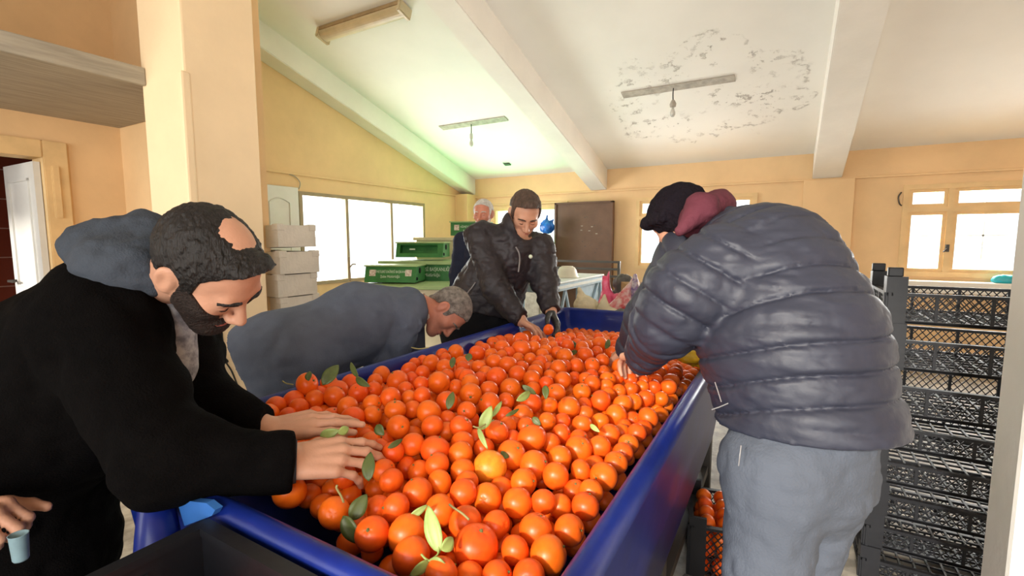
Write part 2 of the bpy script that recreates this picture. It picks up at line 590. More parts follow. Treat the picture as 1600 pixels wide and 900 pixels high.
def mesh_sdf(f, lo, hi, h, m=4):
    lo, hi = np.array(lo, float), np.array(hi, float)
    nb = np.ceil((hi - lo) / (h * m)).astype(int)
    H = h * m
    # coarse samples at block centres
    cx = [lo[k] + (np.arange(nb[k]) + 0.5) * H for k in range(3)]
    G = np.stack(np.meshgrid(*cx, indexing='ij'), -1).reshape(-1, 3)
    cv = f(G).reshape(nb)
    vals = np.repeat(np.repeat(np.repeat(cv, m, 0), m, 1), m, 2).astype(np.float32)
    act = np.argwhere(np.abs(cv) < H * 1.35)
    if len(act) == 0:
        return None
    off = np.stack(np.meshgrid(*[np.arange(m)] * 3, indexing='ij'), -1).reshape(-1, 3)
    step = 30000
    for s in range(0, len(act), step):
        idx = (act[s:s + step, None, :] * m + off[None]).reshape(-1, 3)
        P = lo + idx * h
        vals[idx[:, 0], idx[:, 1], idx[:, 2]] = f(P)
    # keep the border outside
    vals[0], vals[-1] = 1, 1
    vals[:, 0], vals[:, -1] = 1, 1
    vals[:, :, 0], vals[:, :, -1] = 1, 1
    ins = vals < 0
    nx, ny, nz = vals.shape
    cnt = np.zeros((nx - 1, ny - 1, nz - 1), np.uint8)
    for dx in (0, 1):
        for dy in (0, 1):
            for dz in (0, 1):
                cnt += ins[dx:nx - 1 + dx, dy:ny - 1 + dy, dz:nz - 1 + dz]
    cells = np.argwhere((cnt > 0) & (cnt < 8))
    if len(cells) == 0:
        return None
    vid = -np.ones((nx - 1, ny - 1, nz - 1), np.int32)
    vid[cells[:, 0], cells[:, 1], cells[:, 2]] = np.arange(len(cells))
    acc = np.zeros((len(cells), 3))
    num = np.zeros(len(cells))
    corners = [(a, b, c) for a in (0, 1) for b in (0, 1) for c in (0, 1)]
    for a in corners:
        for ax in range(3):
            if a[ax]:
                continue
            b = list(a)
            b[ax] = 1
            va = vals[cells[:, 0] + a[0], cells[:, 1] + a[1], cells[:, 2] + a[2]]
            vb = vals[cells[:, 0] + b[0], cells[:, 1] + b[1], cells[:, 2] + b[2]]
            x = (va < 0) != (vb < 0)
            t = np.where(x, va / np.where(x, va - vb, 1), 0)
            p = np.tile(np.array(a, float), (len(cells), 1))
            p[:, ax] += t
            acc[x] += p[x]
            num += x
    verts = lo + (cells + acc / num[:, None]) * h
    quads = []
    for ax in range(3):
        sl0 = [slice(None)] * 3
        sl1 = [slice(None)] * 3
        sl0[ax] = slice(0, -1)
        sl1[ax] = slice(1, None)
        e = ins[tuple(sl0)] != ins[tuple(sl1)]
        E = np.argwhere(e)
        u, v = [(1, 2), (2, 0), (0, 1)][ax]
        ok = (E[:, u] > 0) & (E[:, v] > 0) & (E[:, u] < vals.shape[u] - 1) & (E[:, v] < vals.shape[v] - 1)
        E = E[ok]
        du, dv = np.eye(3, dtype=int)[u], np.eye(3, dtype=int)[v]
        q = [E - du - dv, E - dv, E, E - du]
        q = np.stack([vid[c[:, 0], c[:, 1], c[:, 2]] for c in q], 1)
        fl = ins[E[:, 0], E[:, 1], E[:, 2]]
        q[~fl] = q[~fl][:, ::-1]
        quads.append(q)
    quads = np.concatenate(quads)
    quads = quads[(quads >= 0).all(1)]
    return verts, quads


def sdf_obj(name, f, lo, hi, h, mtl, parent=None):
    r = mesh_sdf(f, lo, hi, h)
    verts, quads = r
    me = bpy.data.meshes.new(name)
    me.vertices.add(len(verts))
    me.vertices.foreach_set('co', verts.astype(np.float32).ravel())
    me.loops.add(len(quads) * 4)
    me.loops.foreach_set('vertex_index', quads.astype(np.int32).ravel())
    me.polygons.add(len(quads))
    me.polygons.foreach_set('loop_start', np.arange(0, len(quads) * 4, 4, dtype=np.int32))
    me.update(calc_edges=True)
    me.validate()
    me.polygons.foreach_set('use_smooth', [True] * len(me.polygons))
    return link(name, me, mtl, parent)


# ------------------------------------------------------------------ the room
XL, XR, YB, YR = -5.0, 3.7, 7.0, -2.1


def ceil_z(y):
    return 2.43 + 0.305 * (YB - y)


def structure(name, bm, m, parent=None, smooth=False, label=None, cat=None):
    o = obj(name, bm, m, parent, smooth)
    if parent is None:
        o['kind'] = 'structure'
        if label:
            o['label'] = label
        if cat:
            o['category'] = cat
    return o


def wall(name, axis, pos, th, u0, u1, ztop, openings, m, label):
    """wall in the plane axis = pos; openings are (u0, u1, z0, z1)"""
    us = sorted({u0, u1, *[o[0] for o in openings], *[o[1] for o in openings]})
    zs = sorted({0.0, *[o[2] for o in openings], *[o[3] for o in openings]})
    bm = bmesh.new()
    for a, b in zip(us, us[1:]):
        zz = zs + [None]
        for z0, z1 in zip(zz, zz[1:]):
            mid = (a + b) / 2
            zm = (z0 + z1) / 2 if z1 is not None else z0 + 1e-3
            if any(o[0] < mid < o[1] and o[2] <= zm < o[3] for o in openings):
                continue
            p = [(a, z0), (b, z0), (b, z1 if z1 is not None else ztop(b)), (a, z1 if z1 is not None else ztop(a))]
            vs = []
            for t in (pos, pos + th):
                for u, z in p:
                    vs.append(bm.verts.new((t, u, z) if axis == 'x' else (u, t, z)))
            for f in ((0, 1, 2, 3), (7, 6, 5, 4), (0, 4, 5, 1), (1, 5, 6, 2), (2, 6, 7, 3), (3, 7, 4, 0)):
                bm.faces.new([vs[i] for i in f])
    bmesh.ops.remove_doubles(bm, verts=bm.verts[:], dist=1e-5)
    # faces shared by two neighbouring cells lie inside the wall
    dup = {}
    for f in bm.faces:
        dup.setdefault(tuple(sorted(v.index for v in f.verts)), []).append(f)
    return structure(name, bm, m, label=label, cat='wall')


bm = bmesh.new()
add_box(bm, (XL - 2.2, YR - 0.4, -0.1), (XR + 0.3, YB + 0.2, 0))
structure('floor', bm, M['floor'], label='worn grey terrazzo floor of the packing room', cat='floor')

bm = bmesh.new()
vs = []
for y in (YR - 0.3, YB + 0.3):
    for x in (XL - 0.3, XR + 0.3):
        for dz in (0, 0.15):
            vs.append(bm.verts.new((x, y, ceil_z(y) + dz)))
for f in ((0, 2, 6, 4), (1, 5, 7, 3), (0, 1, 3, 2), (4, 6, 7, 5), (0, 4, 5, 1), (2, 3, 7, 6)):
    bm.faces.new([vs[i] for i in f])
structure('ceiling', bm, M['ceiling'], label='sloping white ceiling with flaking damp paint', cat='ceiling')

top = lambda y: ceil_z(y) + 0.02
DOOR = (0.35, 1.5, 0, 2.06)
WIN_L = (3.66, 5.9, 0.83, 1.95)
wall('wall_left', 'x', XL, -0.2, YR, YB, top, [DOOR, WIN_L], M['yellow'], 'yellow plastered wall with the open door and wide window')
W1, W2, W3 = (-4.42, -3.1, 0.93, 1.95), (-1.93, -0.36, 0.96, 1.99), (1.12, 2.85, 0.97, 2.0)
wall('wall_back', 'y', YB, 0.2, XL, XR, lambda x: ceil_z(YB), [W1, W2, W3], M['yellow'], 'yellow plastered far wall with three windows')
wall('wall_right', 'x', XR, 0.2, YR, YB, top, [], M['yellow'], 'yellow plastered wall beyond the stacked crates')
WR = (-4.5, -2.1, 1.1, 2.7)
wall('wall_rear', 'y', YR, -0.2, XL, XR, lambda x: ceil_z(YR), [(-0.72, 2.9, 0, 2.95), WR], M['yellow'], 'yellow wall with the wide loading doorway')
bm = bmesh.new()
add_box(bm, (XL, 1.96, 0), (-3.2, 2.1, ceil_z(1.96) + 0.02))
structure('wall_partition', bm, M['yellow'], label='short yellow wing wall behind the square column', cat='wall')

# rear doorway reaches daylight; paved yard outside
bm = bmesh.new()
add_box(bm, (-9, -12, -0.15), (9, YR - 0.4, -0.02))
structure('ground', bm, M['floor'], label='pale paved yard outside the loading doorway', cat='ground')
bm = bmesh.new()
add_box(bm, (-9, YB + 0.2, -0.15), (9, 16, -0.02))
structure('ground_back', bm, M['floor'], label='pale ground outside the far windows', cat='ground')

# square column with a rounded rim
structure('column', box_bm((-3.49, 1.5, 0), (-3.0, 1.93, ceil_z(1.7) + 0.1), 0.012), M['column'], label='square cream plastered column', cat='column')
bm = bmesh.new()
add_box(bm, (-3.02, 1.47, 0), (-2.985, 1.53, 2.35))
structure('trim_1', box_bm((-3.035, 1.478, 0), (-2.988, 1.53, 2.33), 0.012), M['column'], label='thin plaster edge strip on the column', cat='trim')
bm.free()


def sloped_beam(name, x0, x1, y0, y1, drop, label):
    bm = bmesh.new()
    vs = []
    for y in (y0, y1):
        for x in (x0, x1):
            for z in (ceil_z(y) - drop, ceil_z(y) + 0.05):
                vs.append(bm.verts.new((x, y, z)))
    for f in ((0, 2, 6, 4), (1, 5, 7, 3), (0, 1, 3, 2), (4, 6, 7, 5), (0, 4, 5, 1), (2, 3, 7, 6)):
        bm.faces.new([vs[i] for i in f])
    bmesh.ops.bevel(bm, geom=bm.edges[:], offset=0.008, segments=2, affect='EDGES')
    structure(name, bm, M['white_plaster'], label=label, cat='beam')


sloped_beam('beam', -5.0, -4.76, YR, YB, 0.27, 'white sloping beam along the wall of the wide window')
sloped_beam('beam', -2.64, -2.38, YR, YB, 0.30, 'white sloping beam between the bare-bulb fittings')
sloped_beam('beam', 0.23, 0.53, YR, YB, 0.31, 'white sloping beam above the stacked black crates')

# pilasters, rails and the low ledge
structure('trim_2', box_bm((XL, 6.72, 0), (-4.74, YB, ceil_z(YB) - 0.27), 0.006), M['yellow'], label='yellow corner pilaster under the beam', cat='trim')
structure('trim_3', box_bm((0.14, 6.95, 0), (0.66, YB, 2.11), 0.006), M['yellow'], label='shallow yellow pilaster under the white beam', cat='trim')
structure('trim_4', box_bm((-4.74, 6.97, 2.10), (XR, YB, 2.125), 0.005), M['yellow'], label='thin plaster rail along the far wall', cat='trim')
structure('trim_5', box_bm((XL, 2.1, 2.13), (XL + 0.025, 6.72, 2.155), 0.005), M['yellow'], label='thin plaster rail above the wide window', cat='trim')
structure('trim_6', box_bm((0.66, 6.78, 0.80), (XR, YB, 0.93), 0.012), M['white_plaster'], label='pale plaster ledge below the barred window', cat='trim')
structure('trim_7', box_bm((-4.74, 6.96, 1.96), (-3.0, YB, 1.985), 0.005), M['yellow'], label='thin rail above the corner window', cat='trim')
structure('soffit', box_bm((XL, YR, 2.33), (-3.46, 1.96, 2.40), 0.01), M['concrete'], label='grey boarded canopy above the open door', cat='canopy')
structure('trim_8', box_bm((-3.47, YR, 2.315), (-3.43, 1.5, 2.42), 0.008), M['concrete'], label='grey edge board of the canopy', cat='trim')
# white pillar at the near end of the crates
structure('pillar', box_bm((0.532, 1.62, 0), (0.85, 1.80, ceil_z(1.7)), 0.015), M['white_plaster'], label='narrow white plastered pillar beside the crates', cat='pillar')


def window(name, axis, pos, u0, u1, z0, z1, fr, verts_u, trans, m, label, sash=0.035, depth=0.08, sgn=1, bars=None):
    """frame with uprights at verts_u and transoms {cell: z}; each cell gets its own sash and pane"""
    root = empty(name, (pos, (u0 + u1) / 2, z0) if axis == 'x' else ((u0 + u1) / 2, pos, z0))
    root['kind'] = 'structure'
    root['label'] = label
    root['category'] = 'window'

    def P(u, t, z):
        return (pos + t, u, z) if axis == 'x' else (u, pos + t, z)

    def bx(bm, ua, ub, ta, tb, za, zb):
        a, b = P(ua, ta, za), P(ub, tb, zb)
        lo = tuple(min(i, j) for i, j in zip(a, b))
        hi = tuple(max(i, j) for i, j in zip(a, b))
        add_box(bm, lo, hi)
    bm = bmesh.new()
    d0, d1 = (-0.02 * sgn, depth * sgn)
    bx(bm, u0, u1, d0, d1, z0, z0 + fr)
    bx(bm, u0, u1, d0, d1, z1 - fr, z1)
    bx(bm, u0, u0 + fr, d0, d1, z0 + fr, z1 - fr)
    bx(bm, u1 - fr, u1, d0, d1, z0 + fr, z1 - fr)
    edges = [u0 + fr] + [x for v in verts_u for x in (v - fr / 2, v + fr / 2)] + [u1 - fr]
    for v in verts_u:
        bx(bm, v - fr / 2, v + fr / 2, d0, d1, z0 + fr, z1 - fr)
    cells = []
    for k in range(0, len(edges), 2):
        a, b = edges[k], edges[k + 1]
        if trans:
            bx(bm, a, b, d0, d1, trans - fr / 2, trans + fr / 2)
            cells += [(a, b, z0 + fr, trans - fr / 2), (a, b, trans + fr / 2, z1 - fr)]
        else:
            cells.append((a, b, z0 + fr, z1 - fr))
    obj('window_frame', bm, m, root)
    for a, b, c, e in cells:
        if sash:
            bm = bmesh.new()
            s0, s1 = 0.0, (depth * 0.6) * sgn
            bx(bm, a, b, s0, s1, c, c + sash)
            bx(bm, a, b, s0, s1, e - sash, e)
            bx(bm, a, a + sash, s0, s1, c + sash, e - sash)
            bx(bm, b - sash, b, s0, s1, c + sash, e - sash)
            so = obj('sash', bm, m, root)
        else:
            so = root
        bm = bmesh.new()
        bx(bm, a + sash, b - sash, 0.02 * sgn, 0.026 * sgn, c + sash, e - sash)
        obj('pane', bm, M['glass'], so if sash else root)
    return root


window('window_1', 'x', XL, *WIN_L, 0.045, [4.36, 5.17], None, M['alu'], 'wide bright window of three panes behind the green hives', sash=0.0, depth=0.08, sgn=-1)
window('window_2', 'y', YB, *W1, 0.05, [-3.76], None, M['cream_frame'], 'bright corner window half hidden by the brown metal panel', sash=0.03)
w = window('window_3', 'y', YB, *W2, 0.05, [-1.40, -0.88], 1.70, M['cream_frame'], 'cream framed window behind the dark knit cap', sash=0.04)
w = window('window_4', 'y', YB, *W3, 0.055, [1.52 + 0.02, 2.18], 1.72, M['cream_frame'], 'cream framed window with outside bars above the crates', sash=0.035)
window('added_rear_window', 'y', YR, *WR, 0.05, [-3.7, -2.9], None, M['cream_frame'], 'added window in the rear wall to brighten the left side', sash=0.035, sgn=-1)  # unseen window added to let light onto the left wall and column
g = bmesh.new()
for x in (1.86, 2.5):
    add_box(g, (x - 0.008, YB + 0.13, 0.97), (x + 0.008, YB + 0.146, 2.0))
for z in (1.43,):
    add_box(g, (1.12, YB + 0.13, z - 0.009), (2.85, YB + 0.146, z + 0.009))
obj('security_bar', g, M['grille'], w)
bm = bmesh.new()
add_box(bm, (1.52, YB - 0.05, 1.25), (1.55, YB - 0.02, 1.33))
add_bar(bm, (1.535, YB - 0.05, 1.29), (1.50, YB - 0.06, 1.25), 0.012)
obj('window_handle', bm, M['dark_metal'], w)
bm = bmesh.new()
add_tube(bm, smooth_path([(1.10, YB - 0.02, 1.92), (1.075, YB - 0.04, 1.87), (1.085, YB - 0.04, 1.80), (1.11, YB - 0.02, 1.77)], 5), 0.008, 6)
obj('window_stay', bm, M['dark_metal'], w)

# open door, its frame and the tiled room behind it
d = empty('door_1', (XL, 0.9, 0))
d['kind'] = 'structure'
d['label'] = 'white panelled door standing open to a brown tiled room'
d['category'] = 'door'
bm = bmesh.new()
y0, y1, z1 = DOOR[0], DOOR[1], DOOR[3]
add_box(bm, (XL - 0.2, y0 - 0.02, 0), (XL + 0.03, y0 + 0.06, z1 + 0.08))
add_box(bm, (XL - 0.2, y1 - 0.06, 0), (XL + 0.03, y1 + 0.09, z1 + 0.08))
add_box(bm, (XL - 0.2, y0 + 0.06, z1 - 0.05), (XL + 0.03, y1 - 0.06, z1 + 0.08))
add_box(bm, (XL, y1 - 0.02, 1.55), (XL + 0.045, y1 + 0.03, 1.95))
bmesh.ops.bevel(bm, geom=bm.edges[:], offset=0.006, segments=2, affect='EDGES')
obj('door_frame', bm, M['cream_frame'], d)
ang = math.radians(181)
hm = Matrix.Translation((XL - 0.03, y1 - 0.085, 0.02)) @ Matrix.Rotation(ang, 4, 'Z')
bm = bmesh.new()
add_box(bm, (0, -0.02, 0), (0.62, 0.02, 1.96), hm)
for (a, b) in ((0.12, 0.85), (0.98, 1.84)):
    for s in (-1, 1):
        for (x0, x1, zz0, zz1) in ((0.1, 0.52, a, a + 0.02), (0.1, 0.52, b - 0.02, b), (0.1, 0.12, a, b), (0.50, 0.52, a, b)):
            add_box(bm, (x0, s * 0.026 - 0.006, zz0), (x1, s * 0.026 + 0.006, zz1), hm)
leaf = obj('door_leaf', bm, M['pvc'], d)
bm = bmesh.new()
add_bar(bm, hm @ Vector((0.57, 0.02, 1.02)), hm @ Vector((0.57, 0.07, 1.02)), 0.02)
add_bar(bm, hm @ Vector((0.57, 0.07, 1.02)), hm @ Vector((0.45, 0.07, 1.02)), 0.018)
obj('door_handle', bm, M['dark_metal'], leaf)

bm = bmesh.new()
n = 0
for k in range(6):
    for j in range(9):
        add_box(bm, (-7.05, -1.5 + k * 0.6 + 0.006, j * 0.30 + 0.006), (-7.02, -1.5 + (k + 1) * 0.6 - 0.006, (j + 1) * 0.30 - 0.006))
structure('wall_tiled', bm, M['tile'], label='brown tiled wall seen through the open door', cat='wall')
bm = bmesh.new()
add_box(bm, (-7.2, -1.6, 0), (-7.035, 2.3, 2.75))
add_box(bm, (-7.2, 2.15, 0), (XL - 0.2, 2.3, 2.75))
add_box(bm, (-7.2, -1.6, 2.7), (XL - 0.2, 2.3, 2.8))
structure('wall_outer', bm, M['grout'], label='pinkish grouted shell of the tiled side room', cat='wall')


# ------------------------------------------------------------------ ceiling lamps and wires
slope = math.atan(0.305)
ce = empty('strip_lamp', (-3.68, 3.44, ceil_z(3.44)))
tag(ce, 'long aged strip lamp fixed to the ceiling above the column', 'lamp')
lm = Matrix.Translation((-3.66, 3.47, ceil_z(3.47) - 0.002)) @ Matrix.Rotation(-slope, 4, 'X')
bm = bmesh.new()
add_box(bm, (-0.56, -0.075, -0.05), (0.56, 0.075, 0.0), lm)
bmesh.ops.bevel(bm, geom=bm.edges[:], offset=0.006, segments=2, affect='EDGES')
obj('lamp_housing', bm, M['lamp_box'], ce)
bm = bmesh.new()
prof = [(0.07 * math.cos(t), -0.05 - 0.055 * math.sin(t)) for t in [math.pi * k / 10 for k in range(11)]]
ra = [bm.verts.new(lm @ Vector((-0.53, y, z))) for y, z in prof]
rb = [bm.verts.new(lm @ Vector((0.53, y, z))) for y, z in prof]
for k in range(10):
    bm.faces.new((ra[k], ra[k + 1], rb[k + 1], rb[k]))
bm.faces.new(ra)
bm.faces.new(rb[::-1])
obj('diffuser', bm, M['diffuser'], ce)
for s in (-1, 1):
    bm = bmesh.new()
    add_box(bm, (min(s * 0.525, s * 0.57), -0.08, -0.11), (max(s * 0.525, s * 0.57), 0.08, 0.0), lm)
    bmesh.ops.bevel(bm, geom=bm.edges[:], offset=0.01, segments=2, affect='EDGES')
    obj('end_cap', bm, M['diffuser'], ce)


def bulb_fitting(x, y, length, label, shade):
    z = ceil_z(y)
    r = empty('bulb_fitting', (x, y, z))
    tag(r, label, 'lamp', 'bare bulb fittings on the ceiling')
    m4 = Matrix.Translation((x, y, z)) @ Matrix.Rotation(-slope, 4, 'X')
    obj('mounting_plate', box_bm((-length / 2, -0.055, -0.012), (length / 2, 0.055, 0), 0.003, m4), M['plate'], r)
    bm = bmesh.new()
    add_tube(bm, smooth_path([(x - 0.02, y, z), (x - 0.025, y + 0.01, z - 0.07), (x - 0.02, y, z - 0.14)], 5), 0.006, 6)
    obj('cord', bm, M['wire'], r)
    bm = bmesh.new()
    mt = Matrix.Translation((x - 0.02, y, z - 0.2))
    lathe(bm, [(0.012, 0.07), (0.02, 0.06), (0.034 if shade else 0.022, 0.03), (0.03 if shade else 0.022, 0.0), (0.014, -0.005)], 12, mt)
    sock = obj('bulb_socket', bm, M['plate'] if shade else M['bulb'], r, True)
    bm = bmesh.new()
    lathe(bm, [(0.010, -0.005), (0.016, -0.03), (0.026, -0.055), (0.026, -0.08), (0.014, -0.1), (0.003, -0.104)], 12, mt)
    obj('bulb', bm, M['bulb'], sock, True)


bulb_fitting(-3.70, 5.38, 1.05, 'bare bulb hanging from a grey plate above the green hives', False)
bulb_fitting(-1.08, 5.27, 1.12, 'bare bulb hanging from a grey plate in the flaking damp patch', True)
bm = bmesh.new()
add_box(bm, (-0.05, -0.03, -0.01), (0.05, 0.03, 0.01), Matrix.Translation((-3.85, 6.55, ceil_z(6.55) - 0.01)) @ Matrix.Rotation(-slope, 4, 'X'))
add_tube(bm, smooth_path([(-3.9, 6.5, ceil_z(6.5) - 0.01), (-3.86, 6.47, ceil_z(6.47) - 0.03), (-3.83, 6.52, ceil_z(6.52) - 0.01)], 4), 0.006, 6)
tag(obj('cable_hook', bm, M['dark_metal']), 'small dark hook on the ceiling near the far wall', 'hook')

bm = bmesh.new()


def on_column(x, y, off=0.012):
    p = at(x, y, 1.0)
    r = p - Vector((0, 0, EYE))
    return Vector((0, 0, EYE)) + r * ((-3.0 + off) / r.x)


add_tube(bm, smooth_path([on_column(*q) for q in ((346, 470), (346, 515), (349, 540), (352, 563), (362, 580), (372, 605), (385, 640), (400, 690))], 6), 0.0055, 6)
add_tube(bm, smooth_path([on_column(*q, 0.02) for q in ((352, 562), (347, 559), (349, 567), (356, 565), (352, 560))], 6), 0.005, 6)
tag(obj('cable', bm, M['wire']), 'thin black cable with a knot hanging down the column', 'cable')
bm = bmesh.new()
add_tube(bm, smooth_path([(XL + 0.015, 3.55, 2.13), (XL + 0.02, 3.62, 2.11), (XL + 0.02, 3.68, 2.05), (XL + 0.02, 3.66, 1.97)], 6), 0.006, 6)
tag(obj('wire', bm, M['plate']), 'short curled wire above the wide window', 'wire')


# ------------------------------------------------------------------ the blue trough
TX0, TX1, TY0, TY1, RIM, BOT = -1.19, -0.22, 0.41, 2.73, 0.96, 0.34
tr = empty('trough', ((TX0 + TX1) / 2, (TY0 + TY1) / 2, 0))
tag(tr, 'long glossy blue sorting trough heaped with oranges', 'trough')


def ring(x0, x1, y0, y1, r, z, n=6):
    pts = []
    for cx, cy, a0 in ((x1 - r, y1 - r, 0), (x0 + r, y1 - r, 90), (x0 + r, y0 + r, 180), (x1 - r, y0 + r, 270)):
        for k in range(n + 1):
            a = math.radians(a0 + 90 * k / n)
            pts.append((cx + r * math.cos(a), cy + r * math.sin(a), z))
    return pts


def skin_rings(bm, rings, cap0=False, cap1=False):
    rr = [[bm.verts.new(p) for p in r] for r in rings]
    n = len(rr[0])
    for A, B in zip(rr, rr[1:]):
        for k in range(n):
            bm.faces.new((A[k], A[(k + 1) % n], B[(k + 1) % n], B[k]))
    if cap0:
        bm.faces.new(rr[0][::-1])
    if cap1:
        bm.faces.new(rr[-1])


def tring(off, z, r=0.05):
    return ring(TX0 - off, TX1 + off, TY0 - off, TY1 + off, r, z)


bm = bmesh.new()
prof = []
# outside, bottom to top, rolled rim, inside, down to the floor of the trough
for off, z in [(-0.07, BOT), (-0.03, 0.62), (0.002, 0.88), (0.016, 0.90), (0.026, 0.925), (0.026, 0.945), (0.018, 0.958),
               (0.006, 0.962), (-0.006, 0.957), (-0.014, 0.944), (-0.018, 0.92), (-0.03, 0.86), (-0.10, 0.80)]:
    prof.append(tring(off, z, 0.05 + max(off, -0.02)))
skin_rings(bm, prof, True, True)
obj('tub', bm, M['blue'], tr, True)
for x, y in ((TX0 + 0.1, TY0 + 0.12), (TX1 - 0.1, TY0 + 0.12), (TX0 + 0.1, TY1 - 0.12), (TX1 - 0.1, TY1 - 0.12), (TX1 - 0.1, 1.5), (TX0 + 0.1, 1.5)):
    obj('leg', box_bm((x - 0.03, y - 0.03, 0), (x + 0.03, y + 0.03, BOT + 0.02), 0.006), M['dark_metal'], tr)
bm = bmesh.new()
for (x0, x1, y0, y1) in ((TX0 + 0.08, TX0 + 0.13, TY0 + 0.1, TY1 - 0.1), (TX1 - 0.13, TX1 - 0.08, TY0 + 0.1, TY1 - 0.1)):
    add_box(bm, (x0, y0, 0.16), (x1, y1, 0.2))
obj('rail', bm, M['dark_metal'], tr)
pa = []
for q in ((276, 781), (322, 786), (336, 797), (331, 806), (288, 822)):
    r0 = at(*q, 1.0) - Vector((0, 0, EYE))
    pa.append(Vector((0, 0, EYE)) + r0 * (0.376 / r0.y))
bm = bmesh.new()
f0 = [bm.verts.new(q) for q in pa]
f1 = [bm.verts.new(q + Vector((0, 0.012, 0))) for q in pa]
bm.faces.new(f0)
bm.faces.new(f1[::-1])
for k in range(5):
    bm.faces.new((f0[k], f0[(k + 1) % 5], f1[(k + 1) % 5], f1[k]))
o = obj('lit_patch', bm, M['lit_blue'], tr)  # light falling on the end wall, put in as a lighter blue shape
o['label'] = 'lit patch of the near end wall, painted in lighter blue'
# weathered board hanging on the side of the trough
sb = bmesh.new()
add_box(sb, (TX1 + 0.04, 1.02, 0.0), (TX1 + 0.06, 1.11, 0.60))
bmesh.ops.subdivide_edges(sb, edges=sb.edges[:], cuts=5, use_grid_fill=True)
for v in sb.verts:
    v.co.x += 0.012 * math.sin(v.co.y * 30 + v.co.z * 9) 
    if v.co.z < 0.2:
        v.co.z += 0.05 * math.sin(v.co.y * 41)
tag(obj('board', sb, M['grey_sheet'], None, True), 'weathered grey board standing against the side of the trough', 'board')


